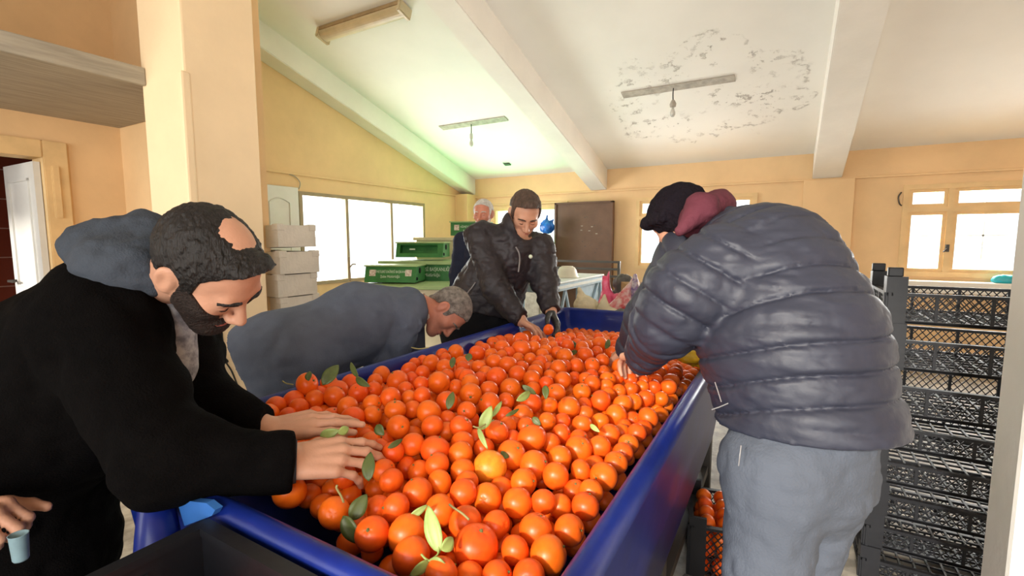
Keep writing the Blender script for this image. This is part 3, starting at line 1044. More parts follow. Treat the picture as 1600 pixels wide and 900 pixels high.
# ------------------------------------------------------------------ oranges
ODATA = '''-1135,833,982,297 -1133,865,935,319 -1141,910,963,240 -1097,826,947,251 -1136,790,944,293 -1139,740,947,257 -1094,900,952,286 -1057,859,952,284 -1133,985,939,316 -992,885,966,255 -1135,1112,937,303 -1078,1029,947,236 -963,1006,972,314 -838,849,989,251 -860,928,983,215 -988,938,961,215 -1076,1179,947,265 -1144,1283,935,215 -1142,1327,935,231 -952,1103,973,227 -1060,1274,951,294 -1140,1438,936,246 -918,1173,980,274 -1102,1475,942,310 -1076,1376,943,215 -833,1071,987,215 -948,1397,974,285 -1144,1706,918,215 -894,1228,983,217 -840,1161,989,220 -806,1195,990,222 -982,1499,966,215 -882,1387,981,215 -799,1272,990,255 -829,1368,984,215 -825,1411,987,233 -746,1271,988,281 -894,1480,983,284 -1131,1939,899,340 -1134,1858,908,314 -1136,1800,913,291 -1131,2118,884,340 -1140,2231,872,248 -960,1744,955,340 -803,1461,991,340 -784,1517,989,262 -771,1384,978,215 -732,1396,980,215 -710,1300,978,215 -685,1222,978,259 -635,1223,969,269 -643,1108,973,272 -712,1147,984,286 -766,1173,981,215 -760,1133,975,215 -809,1108,987,215 -770,1083,989,246 -736,1049,988,245 -692,988,981,280 -675,1050,979,245 -807,1003,991,303 -707,908,984,260 -778,899,989,218 -849,977,987,216 -818,895,976,215 -960,1062,963,215 -630,980,970,272 -618,1043,960,215 -562,1076,955,277 -777,1039,973,215 -1131,2522,845,340 -845,1892,956,215 -793,1837,959,215 -803,1916,954,215 -767,1720,974,230 -719,1680,973,261 -792,1992,944,215 -752,1904,951,215 -724,1784,960,215 -670,1711,963,261 -679,1791,956,215 -715,2030,941,228 -658,1876,946,331 -672,2126,926,223 -641,2056,926,237 -620,1950,932,226 -616,2114,916,219 -562,1954,919,263 -586,1883,931,237 -578,1802,936,247 -541,1765,931,241 -619,1740,948,215 -618,1612,962,280 -653,1503,977,278 -693,1531,979,222 -750,1611,979,215 -732,1514,986,224 -875,1716,969,215 -717,1459,981,232 -691,1392,978,215 -685,1432,971,215 -653,1277,975,244 -681,1352,970,215 -656,1384,960,215 -614,1366,971,271 -618,1426,964,215 -593,1464,959,264 -555,1511,955,262 -555,1615,948,259 -492,1619,934,280 -521,1532,932,215 -530,1442,940,215 -528,1381,944,215 -495,1350,944,251 -496,1269,941,251 -568,1388,939,215 -568,1296,957,262 -614,1304,960,215 -589,1224,963,215 -543,1193,951,264 -474,1438,937,245 -460,1495,931,215 -420,1506,927,219 -396,1425,922,215 -461,1385,932,215 -440,1341,920,215 -433,1254,930,291 -423,1393,919,215 -437,1666,920,283 -408,1699,900,215 -392,1549,914,215 -376,1484,915,215 -337,1376,917,254 -355,1571,917,223 -345,1511,912,215 -300,1409,912,215 -378,1282,922,264 -358,1325,918,227 -528,1118,941,215 -469,1220,920,215 -612,1186,953,215 -304,1532,914,245 -314,1618,908,266 -326,1746,898,260 -339,1832,891,254 -388,1838,889,215 -367,1697,908,222 -1113,699,941,280 -1075,728,934,233 -1088,771,943,243 -985,742,951,218 -950,765,948,215 -916,782,971,248 -850,739,970,266 -828,780,969,215 -861,810,981,223 -779,804,982,237 -721,752,971,249 -746,656,951,215 -828,702,942,215 -783,716,944,215 -748,698,950,215 -743,736,935,215 -710,684,949,215 -669,681,953,215 -651,637,938,215 -614,619,936,215 -646,694,921,215 -858,675,935,215 -711,595,930,215 -809,665,943,215 -816,742,939,215 -748,504,931,274 -773,857,968,215 -702,833,981,279 -660,794,970,234 -670,861,960,215 -647,829,948,215 -636,892,978,218 -644,918,948,215 -607,828,968,246 -579,795,949,244 -555,755,946,245 -526,722,932,232 -653,722,957,234 -604,735,951,291 -569,697,945,235 -606,686,926,215 -538,665,932,215 -489,761,931,326 -543,876,952,259 -586,890,932,215 -547,930,946,215 -588,986,945,215 -536,813,939,215 -583,849,937,215 -520,906,927,215 -476,826,935,290 -495,692,930,215 -549,1010,946,259 -554,968,932,215 -480,1136,938,286 -444,1163,919,215 -370,1197,918,278 -292,1224,917,259 -334,1229,901,215 -292,1180,903,215 -293,1118,914,222 -339,1166,901,215 -333,1125,903,215 -293,1048,913,221 -290,994,913,222 -289,942,913,232 -345,1066,918,246 -342,988,917,253 -417,1072,927,237 -391,1132,919,215 -467,1063,927,215 -437,992,928,215 -490,1026,936,215 -471,908,941,313 -514,960,941,215 -443,946,922,215 -398,1006,918,215 -376,948,921,280 -393,884,924,243 -339,868,916,215 -369,812,922,254 -334,937,899,215 -421,821,926,291 -292,874,913,267 -634,506,926,249 -544,504,919,257 -551,619,931,258 -552,565,928,237 -594,565,915,215 -488,603,923,252 -476,654,934,234 -444,683,919,249 -436,604,916,268 -391,628,915,221 -391,569,911,330 -447,737,910,215 -390,698,918,255 -351,721,919,215 -332,752,900,215 -332,819,898,215 -286,758,911,238 -284,681,910,242 -330,651,912,257 -337,595,908,215 -288,611,909,275 -294,809,912,215 -410,757,924,246 -458,498,914,270 -499,534,917,287 -457,550,904,215 -397,491,913,230 -333,537,905,215 -293,557,908,217 -371,522,898,215'''
ORANGES = [tuple(float(v) for v in t.split(',')) for t in ODATA.split()]


def orange_mesh(name, seed, sx=1.0, sz=0.93):
    rnd = random.Random(seed)
    bm = bmesh.new()
    bmesh.ops.create_uvsphere(bm, u_segments=28, v_segments=18, radius=1.0)
    ph = [rnd.uniform(0, 6.28) for _ in range(6)]
    for v in bm.verts:
        p = v.co.copy()
        k = 1 + 0.014 * math.sin(2 * math.atan2(p.y, p.x) + ph[0]) + 0.012 * math.sin(3.1 * p.z + ph[1])
        p = p * k
        a = math.atan2(p.y, p.x)
        rr = math.hypot(p.x, p.y)
        if p.z > 0.55:
            q = max(0, 1 - rr / 0.42)
            p.z -= 0.10 * q * q * (1 + 0.5 * math.sin(5 * a))
        if p.z < -0.7:
            q = max(0, 1 - rr / 0.3)
            p.z += 0.07 * q * q
        v.co = Vector((p.x * sx, p.y / sx, p.z * sz))
    me = bpy.data.meshes.new(name)
    bm.to_mesh(me)
    bm.free()
    me.polygons.foreach_set('use_smooth', [True] * len(me.polygons))
    me.materials.append(M['orange'])
    return me


OM = [orange_mesh('orange_mesh', s, 1 + 0.03 * (s % 3 - 1), 0.90 + 0.025 * (s % 4)) for s in range(6)]
bm = bmesh.new()
lathe(bm, [(0.02, 0.80), (0.13, 0.83), (0.10, 0.875), (0.05, 0.90), (0.045, 0.96), (0.01, 0.965)], 7)
CALYX = bpy.data.meshes.new('calyx_mesh')
bm.to_mesh(CALYX)
bm.free()
CALYX.materials.append(M['calyx'])


def leaf_mesh(name, base, tip, width, normal, mtl, parent=None, curl=0.25, fold=0.25, n=10):
    """pointed leaf blade from base to tip"""
    base, tip, nv = Vector(base), Vector(tip), Vector(normal)
    d = tip - base
    L = d.length
    d.normalize()
    s = d.cross(nv).normalized()
    nv = s.cross(d)
    bm = bmesh.new()
    rows = []
    for k in range(n + 1):
        t = k / n
        w = width * (math.sin(math.pi * min(1, t ** 0.85)) ** 0.8) * 0.5 + 0.0006
        c = base + d * (L * t) + nv * (-curl * L * (t - 0.5) ** 2 * 1.5 + curl * L * 0.37)
        rows.append([bm.verts.new(c + s * (w * q) + nv * (abs(q) * w * fold)) for q in (-1, -0.5, 0, 0.5, 1)])
    for A, B in zip(rows, rows[1:]):
        for k in range(4):
            bm.faces.new((A[k], A[k + 1], B[k + 1], B[k]))
    me = bpy.data.meshes.new(name)
    bm.to_mesh(me)
    bm.free()
    o = link(name, me, mtl, parent, True)
    so = o.modifiers.new('thickness', 'SOLIDIFY')
    so.thickness = 0.0008
    return o


def twig(name, pts, r, parent=None, m=None):
    bm = bmesh.new()
    add_tube(bm, smooth_path(pts, 5), r, 6)
    return obj(name, bm, m or M['stem'], parent, True)


PEEL_LABELS = {241: 'largest orange of the heap, at the near end beside pale leaves',
               189: 'big yellow-skinned orange with pitted peel in the middle of the heap',
               190: 'bright red-orange fruit with a green leafy twig above the yellow one',
               231: 'lone orange with a stalk in the dark near corner of the trough'}
EDGE_GROUP = 'oranges lying against the right rim of the trough'
orange_objs = []
for i, (x, y, z, r) in enumerate(ORANGES):
    x, y, z, r = x / 1000, y / 1000, z / 1000, r / 10000
    rnd = random.Random(100 + i)
    r *= 1.05
    if i == 70:
        p = at(857, 515, 2.36)
        x, y, z, r = p.x, p.y, p.z, 0.0275
    o = bpy.data.objects.new('orange', OM[i % 6])
    col.objects.link(o)
    o.location = (x, y, z)
    o.scale = (r,) * 3
    o.rotation_euler = (rnd.uniform(-1.5, 1.5), rnd.uniform(-1.5, 1.5), rnd.uniform(0, 6.28))
    o['category'] = 'orange'
    o['group'] = 'oranges heaped in the blue trough'
    if i in PEEL_LABELS:
        o['label'] = PEEL_LABELS[i]
    elif i == 70:
        o['label'] = 'orange held between the hands of the man in the plum jacket'
    elif x + r > -0.30:
        o['label'] = 'orange resting against the right inner wall of the trough'
        o['group'] = EDGE_GROUP
    elif y > 2.2:
        o['label'] = 'small-looking orange in the far end of the heap by the blue end wall'
        o['group'] = 'oranges at the far end of the trough'
    elif x < -0.9 and y < 1.0:
        o['label'] = 'orange in the dim corner of the heap below the slate jacket'
        o['group'] = 'oranges in the dim corner of the trough'
    else:
        o['label'] = 'orange mandarin lying in the middle of the big heap'
    orange_objs.append(o)
    if y < 1.9 and rnd.random() < 0.75:
        c = bpy.data.objects.new('calyx', CALYX)
        col.objects.link(c)
        c.parent = o
# the yellow one has its own peel
me = OM[3].copy()
me.materials.clear()
me.materials.append(M['yellow_orange'])
orange_objs[189].data = me
for ch in list(orange_objs[189].children):
    bpy.data.objects.remove(ch)

# deeper layers of the heap that only show through the gaps
tmpl = bmesh.new()
bmesh.ops.create_uvsphere(tmpl, u_segments=14, v_segments=9, radius=1.0)
TV = [v.co.copy() for v in tmpl.verts]
TF = [[v.index for v in f.verts] for f in tmpl.faces]
tmpl.free()
LV, LF = [], []
rnd = random.Random(3)
sp = 0.047
for j in range(60):
    for i in range(30):
        x = TX0 + 0.05 + i * sp + (j % 2) * sp / 2
        y = TY0 + 0.06 + j * sp * 0.87
        if not (TX0 + 0.05 < x < TX1 - 0.055 and TY0 + 0.06 < y < TY1 - 0.05):
            continue
        if x < -0.62 and y < 0.53 or x < -0.86 and y < 0.62:
            continue
        zz = [(math.hypot(ox / 1000 - x, oy / 1000 - y), oz / 1000) for ox, oy, oz, _ in ORANGES]
        zz.sort()
        z = min(q[1] for q in zz[:4]) - 0.034
        near = min(math.sqrt((ox / 1000 - x) ** 2 + (oy / 1000 - y) ** 2 + (oz / 1000 - z) ** 2) - orr / 10000 for ox, oy, oz, orr in ORANGES)
        r = min(0.024, near + 0.004)
        if r < 0.014:
            z -= 0.02
            r = 0.021
        m4 = Matrix.Translation((x + rnd.uniform(-.004, .004), y + rnd.uniform(-.004, .004), max(z, 0.826))) @ Matrix.Diagonal((r, r, r * 0.92, 1))
        LF += [[k + len(LV) for k in f] for f in TF]
        LV += [m4 @ v for v in TV]
me = bpy.data.meshes.new('orange_layer')
me.from_pydata(LV, [], LF)
tag(link('orange_layer', me, M['orange'], None, True), 'oranges buried below the top layer of the heap', 'oranges', kind='stuff')


# leaves and twigs
def osurf(i, dx, dy, dz):
    x, y, z, r = ORANGES[i]
    return Vector((x / 1000, y / 1000, z / 1000)) + Vector((dx, dy, dz)).normalized() * (r / 10000)


def part_of(o, i):
    """parent o (built in world space) to orange i"""
    p = orange_objs[i]
    bpy.context.view_layer.update()
    o.parent = p
    o.matrix_parent_inverse = p.matrix_world.inverted()
    return o


D1 = 0.93
# leafy twig on the bright fruit above the yellow one
i = 190
part_of(leaf_mesh('leaf', at(751, 672, 1.02), at(768, 634, 1.03), 0.024, -FW, M['leaf_pale']), i)
part_of(leaf_mesh('leaf', at(768, 652, 1.04), at(784, 627, 1.07), 0.010, -FW, M['leaf_pale']), i)
part_of(leaf_mesh('leaf', at(747, 668, 1.00), at(762, 702, 0.97), 0.010, -FW, M['leaf_pale']), i)
part_of(twig('stem', [at(772, 656, 1.03), at(760, 662, 1.02), at(748, 668, 1.0), at(739, 666, 1.0)], 0.0016), i)
# big pale leaves at the near end
i = 241
part_of(leaf_mesh('leaf', at(687, 864, 0.685), at(669, 790, 0.72), 0.024, -FW, M['leaf_pale'], curl=0.15), i)
part_of(leaf_mesh('leaf', at(690, 860, 0.68), at(708, 840, 0.70), 0.018, -FW, M['leaf_pale']), i)
part_of(leaf_mesh('leaf', at(672, 876, 0.67), at(702, 893, 0.66), 0.026, -FW, M['leaf_pale']), i)
part_of(leaf_mesh('leaf', at(670, 876, 0.67), at(640, 900, 0.655), 0.014, -FW, M['leaf_pale']), i)
part_of(twig('stem', [at(658, 866, 0.675), at(670, 876, 0.67), at(690, 874, 0.675), at(712, 883, 0.68)], 0.0016, m=M['leaf_pale']), i)
part_of(twig('stem', [at(672, 875, 0.67), at(684, 866, 0.68), at(686, 852, 0.69)], 0.0014, m=M['leaf_pale']), i)
# stalk and leaves on the lone one in the near corner
i = 231
part_of(twig('stem', [at(537, 785, 0.775), at(533, 775, 0.775), at(526, 763, 0.775), at(527, 758, 0.775)], 0.0018), i)
part_of(leaf_mesh('leaf', at(548, 813, 0.78), at(573, 772, 0.80), 0.026, -FW, M['leaf'], curl=0.1), i)
part_of(leaf_mesh('leaf', at(536, 806, 0.765), at(562, 850, 0.75), 0.026, -FW, M['leaf'], curl=0.1), i)


def loose(base, tip, w, label, m='leaf', curl=0.2):
    o = leaf_mesh('citrus_leaf', base, tip, w, -FW, M[m], curl=curl)
    return tag(o, label, 'leaf', 'loose citrus leaves')


loose(at(576, 752, 0.83), at(579, 706, 0.86), 0.022, 'long dull leaf beside the hand on the heap')
loose(at(606, 700, 0.92), at(629, 686, 0.94), 0.010, 'narrow green leaf between oranges above the cut fruit')
loose(at(640, 808, 0.76), at(668, 789, 0.77), 0.010, 'narrow pale leaf under the round red-orange fruit', 'leaf_pale')
loose(at(807, 626, 1.12), at(829, 612, 1.16), 0.018, 'pale green leaf lying flat across an orange', 'leaf_pale')
loose(at(816, 602, 1.17), at(838, 616, 1.17), 0.014, 'curled green leaf with a bent twig', 'leaf')
loose(at(852, 602, 1.18), at(853, 624, 1.16), 0.016, 'dark green leaf hanging beside a fruit stalk', 'leaf')
loose(at(832, 652, 1.07), at(845, 664, 1.06), 0.014, 'bunch of short green leaves between oranges', 'leaf')
loose(at(922, 663, 1.10), at(937, 675, 1.08), 0.010, 'tiny pale leaf star on an orange near the rim', 'leaf_pale')
loose(at(786, 716, 0.955), at(790, 706, 0.97), 0.018, 'dark leaf behind the yellow orange', 'leaf')
loose(at(731, 564, 1.42), at(734, 552, 1.44), 0.020, 'green leaf stuck upright between far oranges', 'leaf')
loose(at(706, 575, 1.36), at(709, 558, 1.40), 0.016, 'dark narrow leaf beside a far orange', 'leaf')
loose(at(700, 640, 1.08), at(708, 612, 1.10), 0.018, 'dark leaf half buried between two oranges', 'leaf')
loose(at(504, 602, 1.26), at(529, 570, 1.30), 0.034, 'broad leaf standing up in front of the slate jacket', 'leaf')
loose(at(482, 595, 1.28), at(484, 580, 1.30), 0.018, 'short dark leaf on the corner of the heap', 'leaf')
loose(at(560, 590, 1.24), at(548, 566, 1.28), 0.014, 'leaf standing in front of the slate sleeve', 'leaf')
loose(at(556, 590, 1.22), at(578, 604, 1.20), 0.018, 'ragged leaf resting on the oranges by the slate sleeve', 'leaf')
loose(at(500, 682, 0.93), at(530, 672, 0.93), 0.020, 'crumpled pale leaf beside the reaching fingers', 'leaf_pale')
loose(at(528, 677, 0.92), at(545, 668, 0.94), 0.016, 'small pale leaf past the reaching fingers', 'leaf_pale')
loose(at(588, 664, 0.98), at(600, 680, 0.97), 0.020, 'dark leaf in the shaded gap of the heap', 'leaf')
loose(at(892, 533, 1.9), at(903, 545, 1.86), 0.018, 'leaf among the far oranges by the end wall', 'leaf')
loose(at(946, 545, 1.85), at(952, 530, 1.88), 0.020, 'upright leaf among far oranges by the end wall', 'leaf')
loose(at(890, 552, 1.72), at(902, 549, 1.74), 0.016, 'flat green leaf on a far orange', 'leaf')
loose(at(790, 650, 1.06), at(811, 639, 1.08), 0.008, 'thin green leaf behind the leafy twig', 'leaf')
for pts, lab in (([at(670, 543, 1.46), at(655, 545, 1.47), at(643, 543, 1.48)], 'thin bare twig poking up by the far rim'),
                 ([at(733, 812, 0.745), at(722, 802, 0.75), at(708, 793, 0.755), at(702, 788, 0.76)], 'pale split twig lying across the near oranges'),
                 ([at(458, 601, 1.30), at(447, 599, 1.31), at(441, 595, 1.31)], 'short dry twig at the corner of the heap')):
    bm = bmesh.new()
    add_tube(bm, smooth_path(pts, 5), 0.0018, 6)
    tag(obj('twig', bm, M['stem'], None, True), lab, 'twig', 'loose twigs')


# ------------------------------------------------------------------ black plastic trays
def tray_parts(L, W, PH, HH, pitch=0.026):
    """tray of outer size L x W, lattice sides PH high, corner posts HH high; returns part meshes at the origin (corner at 0,0,0)"""
    parts = {}
    bm = bmesh.new()
    # bottom grid
    t = 0.005
    nx, ny = int(L / 0.05), int(W / 0.05)
    for k in range(nx + 1):
        x = 0.01 + (L - 0.02) * k / nx
        add_box(bm, (x - 0.004, 0.008, 0.002), (x + 0.004, W - 0.008, 0.010))
    for k in range(ny + 1):
        y = 0.01 + (W - 0.02) * k / ny
        add_box(bm, (0.008, y - 0.004, 0.002), (L - 0.008, y + 0.004, 0.010))
    parts['tray_floor'] = bm

    def side(p0, p1, nrmv):
        b = bmesh.new()
        p0, p1 = Vector(p0), Vector(p1)
        d = (p1 - p0)
        ln = d.length
        d.normalize()
        up = Vector((0, 0, 1))
        add_bar(b, p0 + up * 0.007, p1 + up * 0.007, 0.012, 0.014)
        add_bar(b, p0 + up * (PH - 0.006), p1 + up * (PH - 0.006), 0.020, 0.012)
        nr = max(2, round(ln / 0.17))
        for k in range(nr + 1):
            q = p0 + d * (ln * k / nr)
            add_bar(b, q, q + up * PH, 0.010, 0.010, up=nrmv)
        h0, h1 = 0.014, PH - 0.012
        hh = h1 - h0
        n = int(ln / pitch)
        for k in range(-int(hh / pitch) - 1, n + 1):
            for s in (1, -1):
                a0 = k * pitch
                a, bz = a0, a0 + hh * 0.8
                za, zb = (h0, h1) if s > 0 else (h1, h0)
                if bz > ln:
                    f = (ln - a) / (bz - a)
                    if f <= 0:
                        continue
                    zb = za + (zb - za) * f
                    bz = ln
                if a < 0:
                    f = (0 - a) / (bz - a)
                    if f >= 1:
                        continue
                    za = za + (zb - za) * f
                    a = 0
                add_bar(b, p0 + d * a + up * za, p0 + d * bz + up * zb, 0.0035, 0.0045, up=nrmv)
        return b
    e = 0.012
    parts['front_panel'] = side((0, e, 0), (L, e, 0), (0, 1, 0))
    parts['back_panel'] = side((0, W - e, 0), (L, W - e, 0), (0, 1, 0))
    parts['end_panel'] = side((e, 0, 0), (e, W, 0), (1, 0, 0))
    parts['end_panel.'] = side((L - e, 0, 0), (L - e, W, 0), (1, 0, 0))
    for i, (x, y) in enumerate(((0, 0), (L, 0), (0, W), (L, W))):
        b = bmesh.new()
        sx, sy = (1 if x == 0 else -1), (1 if y == 0 else -1)
        def bx(x0, y0, z0, x1, y1, z1):
            add_box(b, (min(x0, x1), min(y0, y1), z0), (max(x0, x1), max(y0, y1), z1))
        bx(x, y, 0, x + sx * 0.065, y + sy * 0.016, HH)
        bx(x, y + sy * 0.016, 0, x + sx * 0.016, y + sy * 0.06, HH)
        parts['corner_post' + '.' * i] = b
    return parts


def make_tray(L, W, PH, HH, label, group):
    r = empty('plastic_tray', (0, 0, 0))
    tag(r, label, 'crate', group)
    for n, b in tray_parts(L, W, PH, HH).items():
        obj(n.strip('.'), b, M['crate'], r)
    return r


def add_pegs(t, L, W, HH):
    for x, y in ((0, 0), (L, 0), (0, W), (L, W)):
        sx, sy = (1 if x == 0 else -1), (1 if y == 0 else -1)
        a, b = (x + sx * 0.002, y + sy * 0.002, HH), (x + sx * 0.05, y + sy * 0.03, HH + 0.035)
        o = obj('peg', box_bm(tuple(map(min, a, b)), tuple(map(max, a, b)), 0.004), M['crate'])
        o.parent = t


SG = 'black trays stacked beside the white pillar'
low = make_tray(0.62, 0.42, 0.088, 0.140, '', SG)
high = make_tray(0.62, 0.42, 0.118, 0.180, '', SG)
SX, SY = 0.33, 2.30
words = ['lowest', 'second from the floor', 'third from the floor', 'fourth from the floor', 'fifth from the floor']
for k in range(5):
    t = low if k == 0 else copy_tree(low)
    t.location = (SX + 0.006 * ((k * 7) % 3 - 1), SY + 0.005 * ((k * 5) % 3), 0.14 * k)
    t['label'] = 'shallow black lattice tray, ' + words[k] + ' in the tall stack'
for k in range(3):
    t = high if k == 0 else copy_tree(high)
    t.location = (SX + 0.012 + 0.006 * ((k * 5) % 3 - 1), SY + 0.005 * k, 0.70 + 0.18 * k)
    t['label'] = 'deep black lattice tray, ' + ['third from the top', 'second from the top', 'topmost'][k] + ' of the tall stack'
    TOP1 = t
for k in range(8):
    t = copy_tree(low if k < 5 else high)
    t['group'] = 'black trays stacked farther right'
    t.location = (1.02, SY + 0.03, 0.14 * k if k < 5 else 0.70 + 0.18 * (k - 5))
    t['label'] = 'black lattice tray, ' + (['lowest', 'second', 'third', 'fourth', 'fifth', 'sixth', 'seventh', 'topmost'][k]) + ' from the floor in the farther-right stack'
    TOP2 = t
for t in (TOP1, TOP2):
    add_pegs(t, 0.62, 0.42, 0.18)

# crate with oranges on the floor behind the bending man's legs
fc = make_tray(0.52, 0.34, 0.235, 0.27, 'black lattice crate of oranges on the floor beside the trough', None)
fc.location = (-0.285, 1.93, 0)
fc.rotation_euler = (0, 0, math.radians(12))
rnd = random.Random(11)
R12 = Matrix.Rotation(math.radians(12), 4, 'Z')
n = 0
for kz in range(4):
    for kx in range(6):
        for ky in range(4):
            if n > 60 or (kx > 3 and kz < 3):
                continue
            p = R12 @ Vector((0.055 + kx * 0.072 + (kz % 2) * 0.02, 0.055 + ky * 0.072 + (kz % 2) * 0.015, 0.045 + kz * 0.058))
            if kz < 3 and 0 < kx < 5 and 0 < ky < 3:
                continue
            o = bpy.data.objects.new('orange', OM[n % 6])
            col.objects.link(o)
            o.location = Vector((-0.285, 1.93, 0)) + p
            o.scale = (0.033,) * 3
            o.rotation_euler = (rnd.uniform(-2, 2), rnd.uniform(-2, 2), rnd.uniform(0, 6))
            tag(o, 'orange inside the black lattice crate on the floor', 'orange', 'oranges in the floor crate')
            n += 1

# crate with hand slots in the near corner, with some fruit in it, on a pile of the same
fg = empty('slotted_crate', (0, 0, 0))
tag(fg, 'black crate with hand slots and fruit, top of its pile by the trough', 'crate', 'slotted crates at the near corner of the trough')
L, W, HH = 0.42, 0.29, 0.15
bm = bmesh.new()
add_box(bm, (0.004, 0.004, 0), (L - 0.004, W - 0.004, 0.008))
obj('crate_floor', bm, M['crate'], fg)


def slotted(p0, p1, inward):
    b = bmesh.new()
    p0, p1 = Vector(p0), Vector(p1)
    d = p1 - p0
    ln = d.length
    d.normalize()
    iv = Vector(inward)
    m4 = Matrix(((d.x, iv.x, 0, p0.x), (d.y, iv.y, 0, p0.y), (0, 0, 1, 0), (0, 0, 0, 1)))
    c = ln / 2
    for (x0, x1, z0, z1) in ((0, ln, 0, 0.07), (0, c - 0.06, 0.07, 0.118), (c + 0.06, ln, 0.07, 0.118), (0, ln, 0.118, HH - 0.008)):
        add_box(b, (x0, 0, z0), (x1, 0.008, z1), m4)
    add_box(b, (-0.006, -0.01, HH - 0.012), (ln + 0.006, 0.012, HH), m4)
    for x in (c - 0.062, c + 0.062):
        add_box(b, (x - 0.004, -0.006, 0.066), (x + 0.004, 0.010, 0.122), m4)
    for k in range(6):
        x = ln * (k + 0.5) / 6
        add_box(b, (x - 0.003, -0.005, 0.005), (x + 0.003, 0.0, 0.062), m4)
    return b


obj('side_panel', slotted((0, 0, 0), (L, 0, 0), (0, 1, 0)), M['crate'], fg)
obj('side_panel', slotted((L, W, 0), (0, W, 0), (0, -1, 0)), M['crate'], fg)
obj('end_panel', slotted((0, W, 0), (0, 0, 0), (1, 0, 0)), M['crate'], fg)
obj('end_panel', slotted((L, 0, 0), (L, W, 0), (-1, 0, 0)), M['crate'], fg)
FGA = 0.0
FGP = Vector((-0.752, 0.072, 0.800))
for k in range(1, 6):
    t = copy_tree(fg)
    t.location = (FGP.x, FGP.y, FGP.z - 0.1503 * k)
    t.rotation_euler = (0, 0, FGA)
    t['label'] = 'black crate with hand slots, ' + ['', 'second', 'third', 'fourth', 'fifth', 'lowest'][k] + ' from the top of its pile by the trough'
fg.location = FGP
fg.rotation_euler = (0, 0, FGA)
RF = Matrix.Rotation(FGA, 4, 'Z')
n = 0
for kx in range(5):
    for ky in range(3):
        if kx > 3 and ky > 1:
            continue
        p = RF @ Vector((0.05 + kx * 0.072, 0.055 + ky * 0.08, 0.042))
        o = bpy.data.objects.new('orange', OM[n % 6])
        col.objects.link(o)
        o.location = FGP + p
        o.scale = (0.033,) * 3
        o.rotation_euler = (n, n * 0.7, n * 1.3)
        tag(o, 'orange in the dark slotted crate at the near corner', 'orange', 'oranges in the slotted crate')
        n += 1
for k in range(2):
    p = FGP + RF @ Vector((0.30 + 0.03 * k, 0.20 + 0.03 * k, 0.085))
    o = leaf_mesh('citrus_leaf', p, p + Vector((0.03, 0.05, 0.02)), 0.028, (0, -0.4, 1), M['leaf_pale'])
    tag(o, 'pale crumpled leaf on the fruit in the slotted crate', 'leaf', 'leaves in the slotted crate')

# added tapered blue tube, stands in for the highlight on the trough's near wall
bm = bmesh.new()
pt0, pt1 = at(243, 768, 0.80), at(250, 905, 0.76)
axis = (pt1 - pt0)
add_tube(bm, [pt0 - axis * 0.05, pt0, pt0 + axis * 0.5, pt1, pt1 + Vector((-0.005, 0, -0.15)), (pt1.x - 0.02, pt1.y, 0.0)], [0.018, 0.023, 0.031, 0.037, 0.04, 0.05], 24)
tag(obj('wall_highlight_pipe', bm, M['blue'], None, True), 'added blue tapered pipe standing in for the highlight on the trough wall', 'pipe')

# ------------------------------------------------------------------ beehives by the wide window
HR = math.radians(25)


def hive_mtx(p):
    return Matrix.Translation(p) @ Matrix.Rotation(HR, 4, 'Z')


def text_part(body, size, m4, m, parent, name='lettering', align='CENTER', sx=1.0):
    c = bpy.data.curves.new(name, 'FONT')
    c.body = body
    c.size = size
    c.align_x = align
    c.extrude = 0.0008
    o = bpy.data.objects.new(name, c)
    col.objects.link(o)
    bpy.context.view_layer.update()
    me = bpy.data.meshes.new_from_object(o.evaluated_get(bpy.context.evaluated_depsgraph_get()))
    bpy.data.objects.remove(o)
    bm = bmesh.new()
    bm.from_mesh(me)
    for v in bm.verts:
        v.co = m4 @ Vector((v.co.x * sx, v.co.y, v.co.z))
    return obj(name, bm, m, parent)


def face_mtx(m4, x, y, z, tilt=0.0):
    """plane on a front face: text x runs along local x, text y along local z"""
    return m4 @ Matrix.Translation((x, y, z)) @ Matrix.Rotation(math.radians(90) - tilt, 4, 'X')


def bench(p, w, d, label, top='hive_pale', body='hive_green', z_top=None):
    m4 = Matrix.Translation((p.x, p.y, 0)) @ Matrix.Rotation(HR, 4, 'Z')
    zt = p.z
    r = empty('hive_bench', (p.x, p.y, 0))
    tag(r, label, 'bench')
    obj('bench_body', box_bm((0.03, 0.03, 0), (w - 0.03, d - 0.02, zt - 0.035), 0.006, m4), M[body], r)
    obj('bench_top', box_bm((0, 0, zt - 0.035), (w, d, zt), 0.005, m4), M[top], r)
    return r, m4


bA, mA = bench(at(556, 446, 4.30), 0.92, 0.52, 'wide pale green bench holding the front green hive', body='hive_cream')
bB, mB = bench(at(590, 408, 4.86), 1.00, 0.50, 'wide dark green bench with white lettering behind the front hive')
zB = at(590, 408, 4.86).z
# lettering on the second bench
text_part('HİZMETLERİ DAİRESİ BAŞKANLIĞI', 0.052, face_mtx(mB, 0.745, 0.028, zB - 0.10), M['letter'], bB.children[0], align='RIGHT', sx=0.72)
text_part('Şube Müdürlüğü', 0.046, face_mtx(mB, 0.64, 0.028, zB - 0.155), M['letter'], bB.children[0], align='RIGHT', sx=0.8)
obj('label', box_bm((0.76, 0.022, zB - 0.18), (0.825, 0.03, zB - 0.055), 0.0, mB), M['label_white'], bB.children[0])
bC, mC = bench(at(645, 371, 5.55), 1.05, 0.50, 'cream boarded bench behind the hives', top='hive_cream', body='hive_cream')


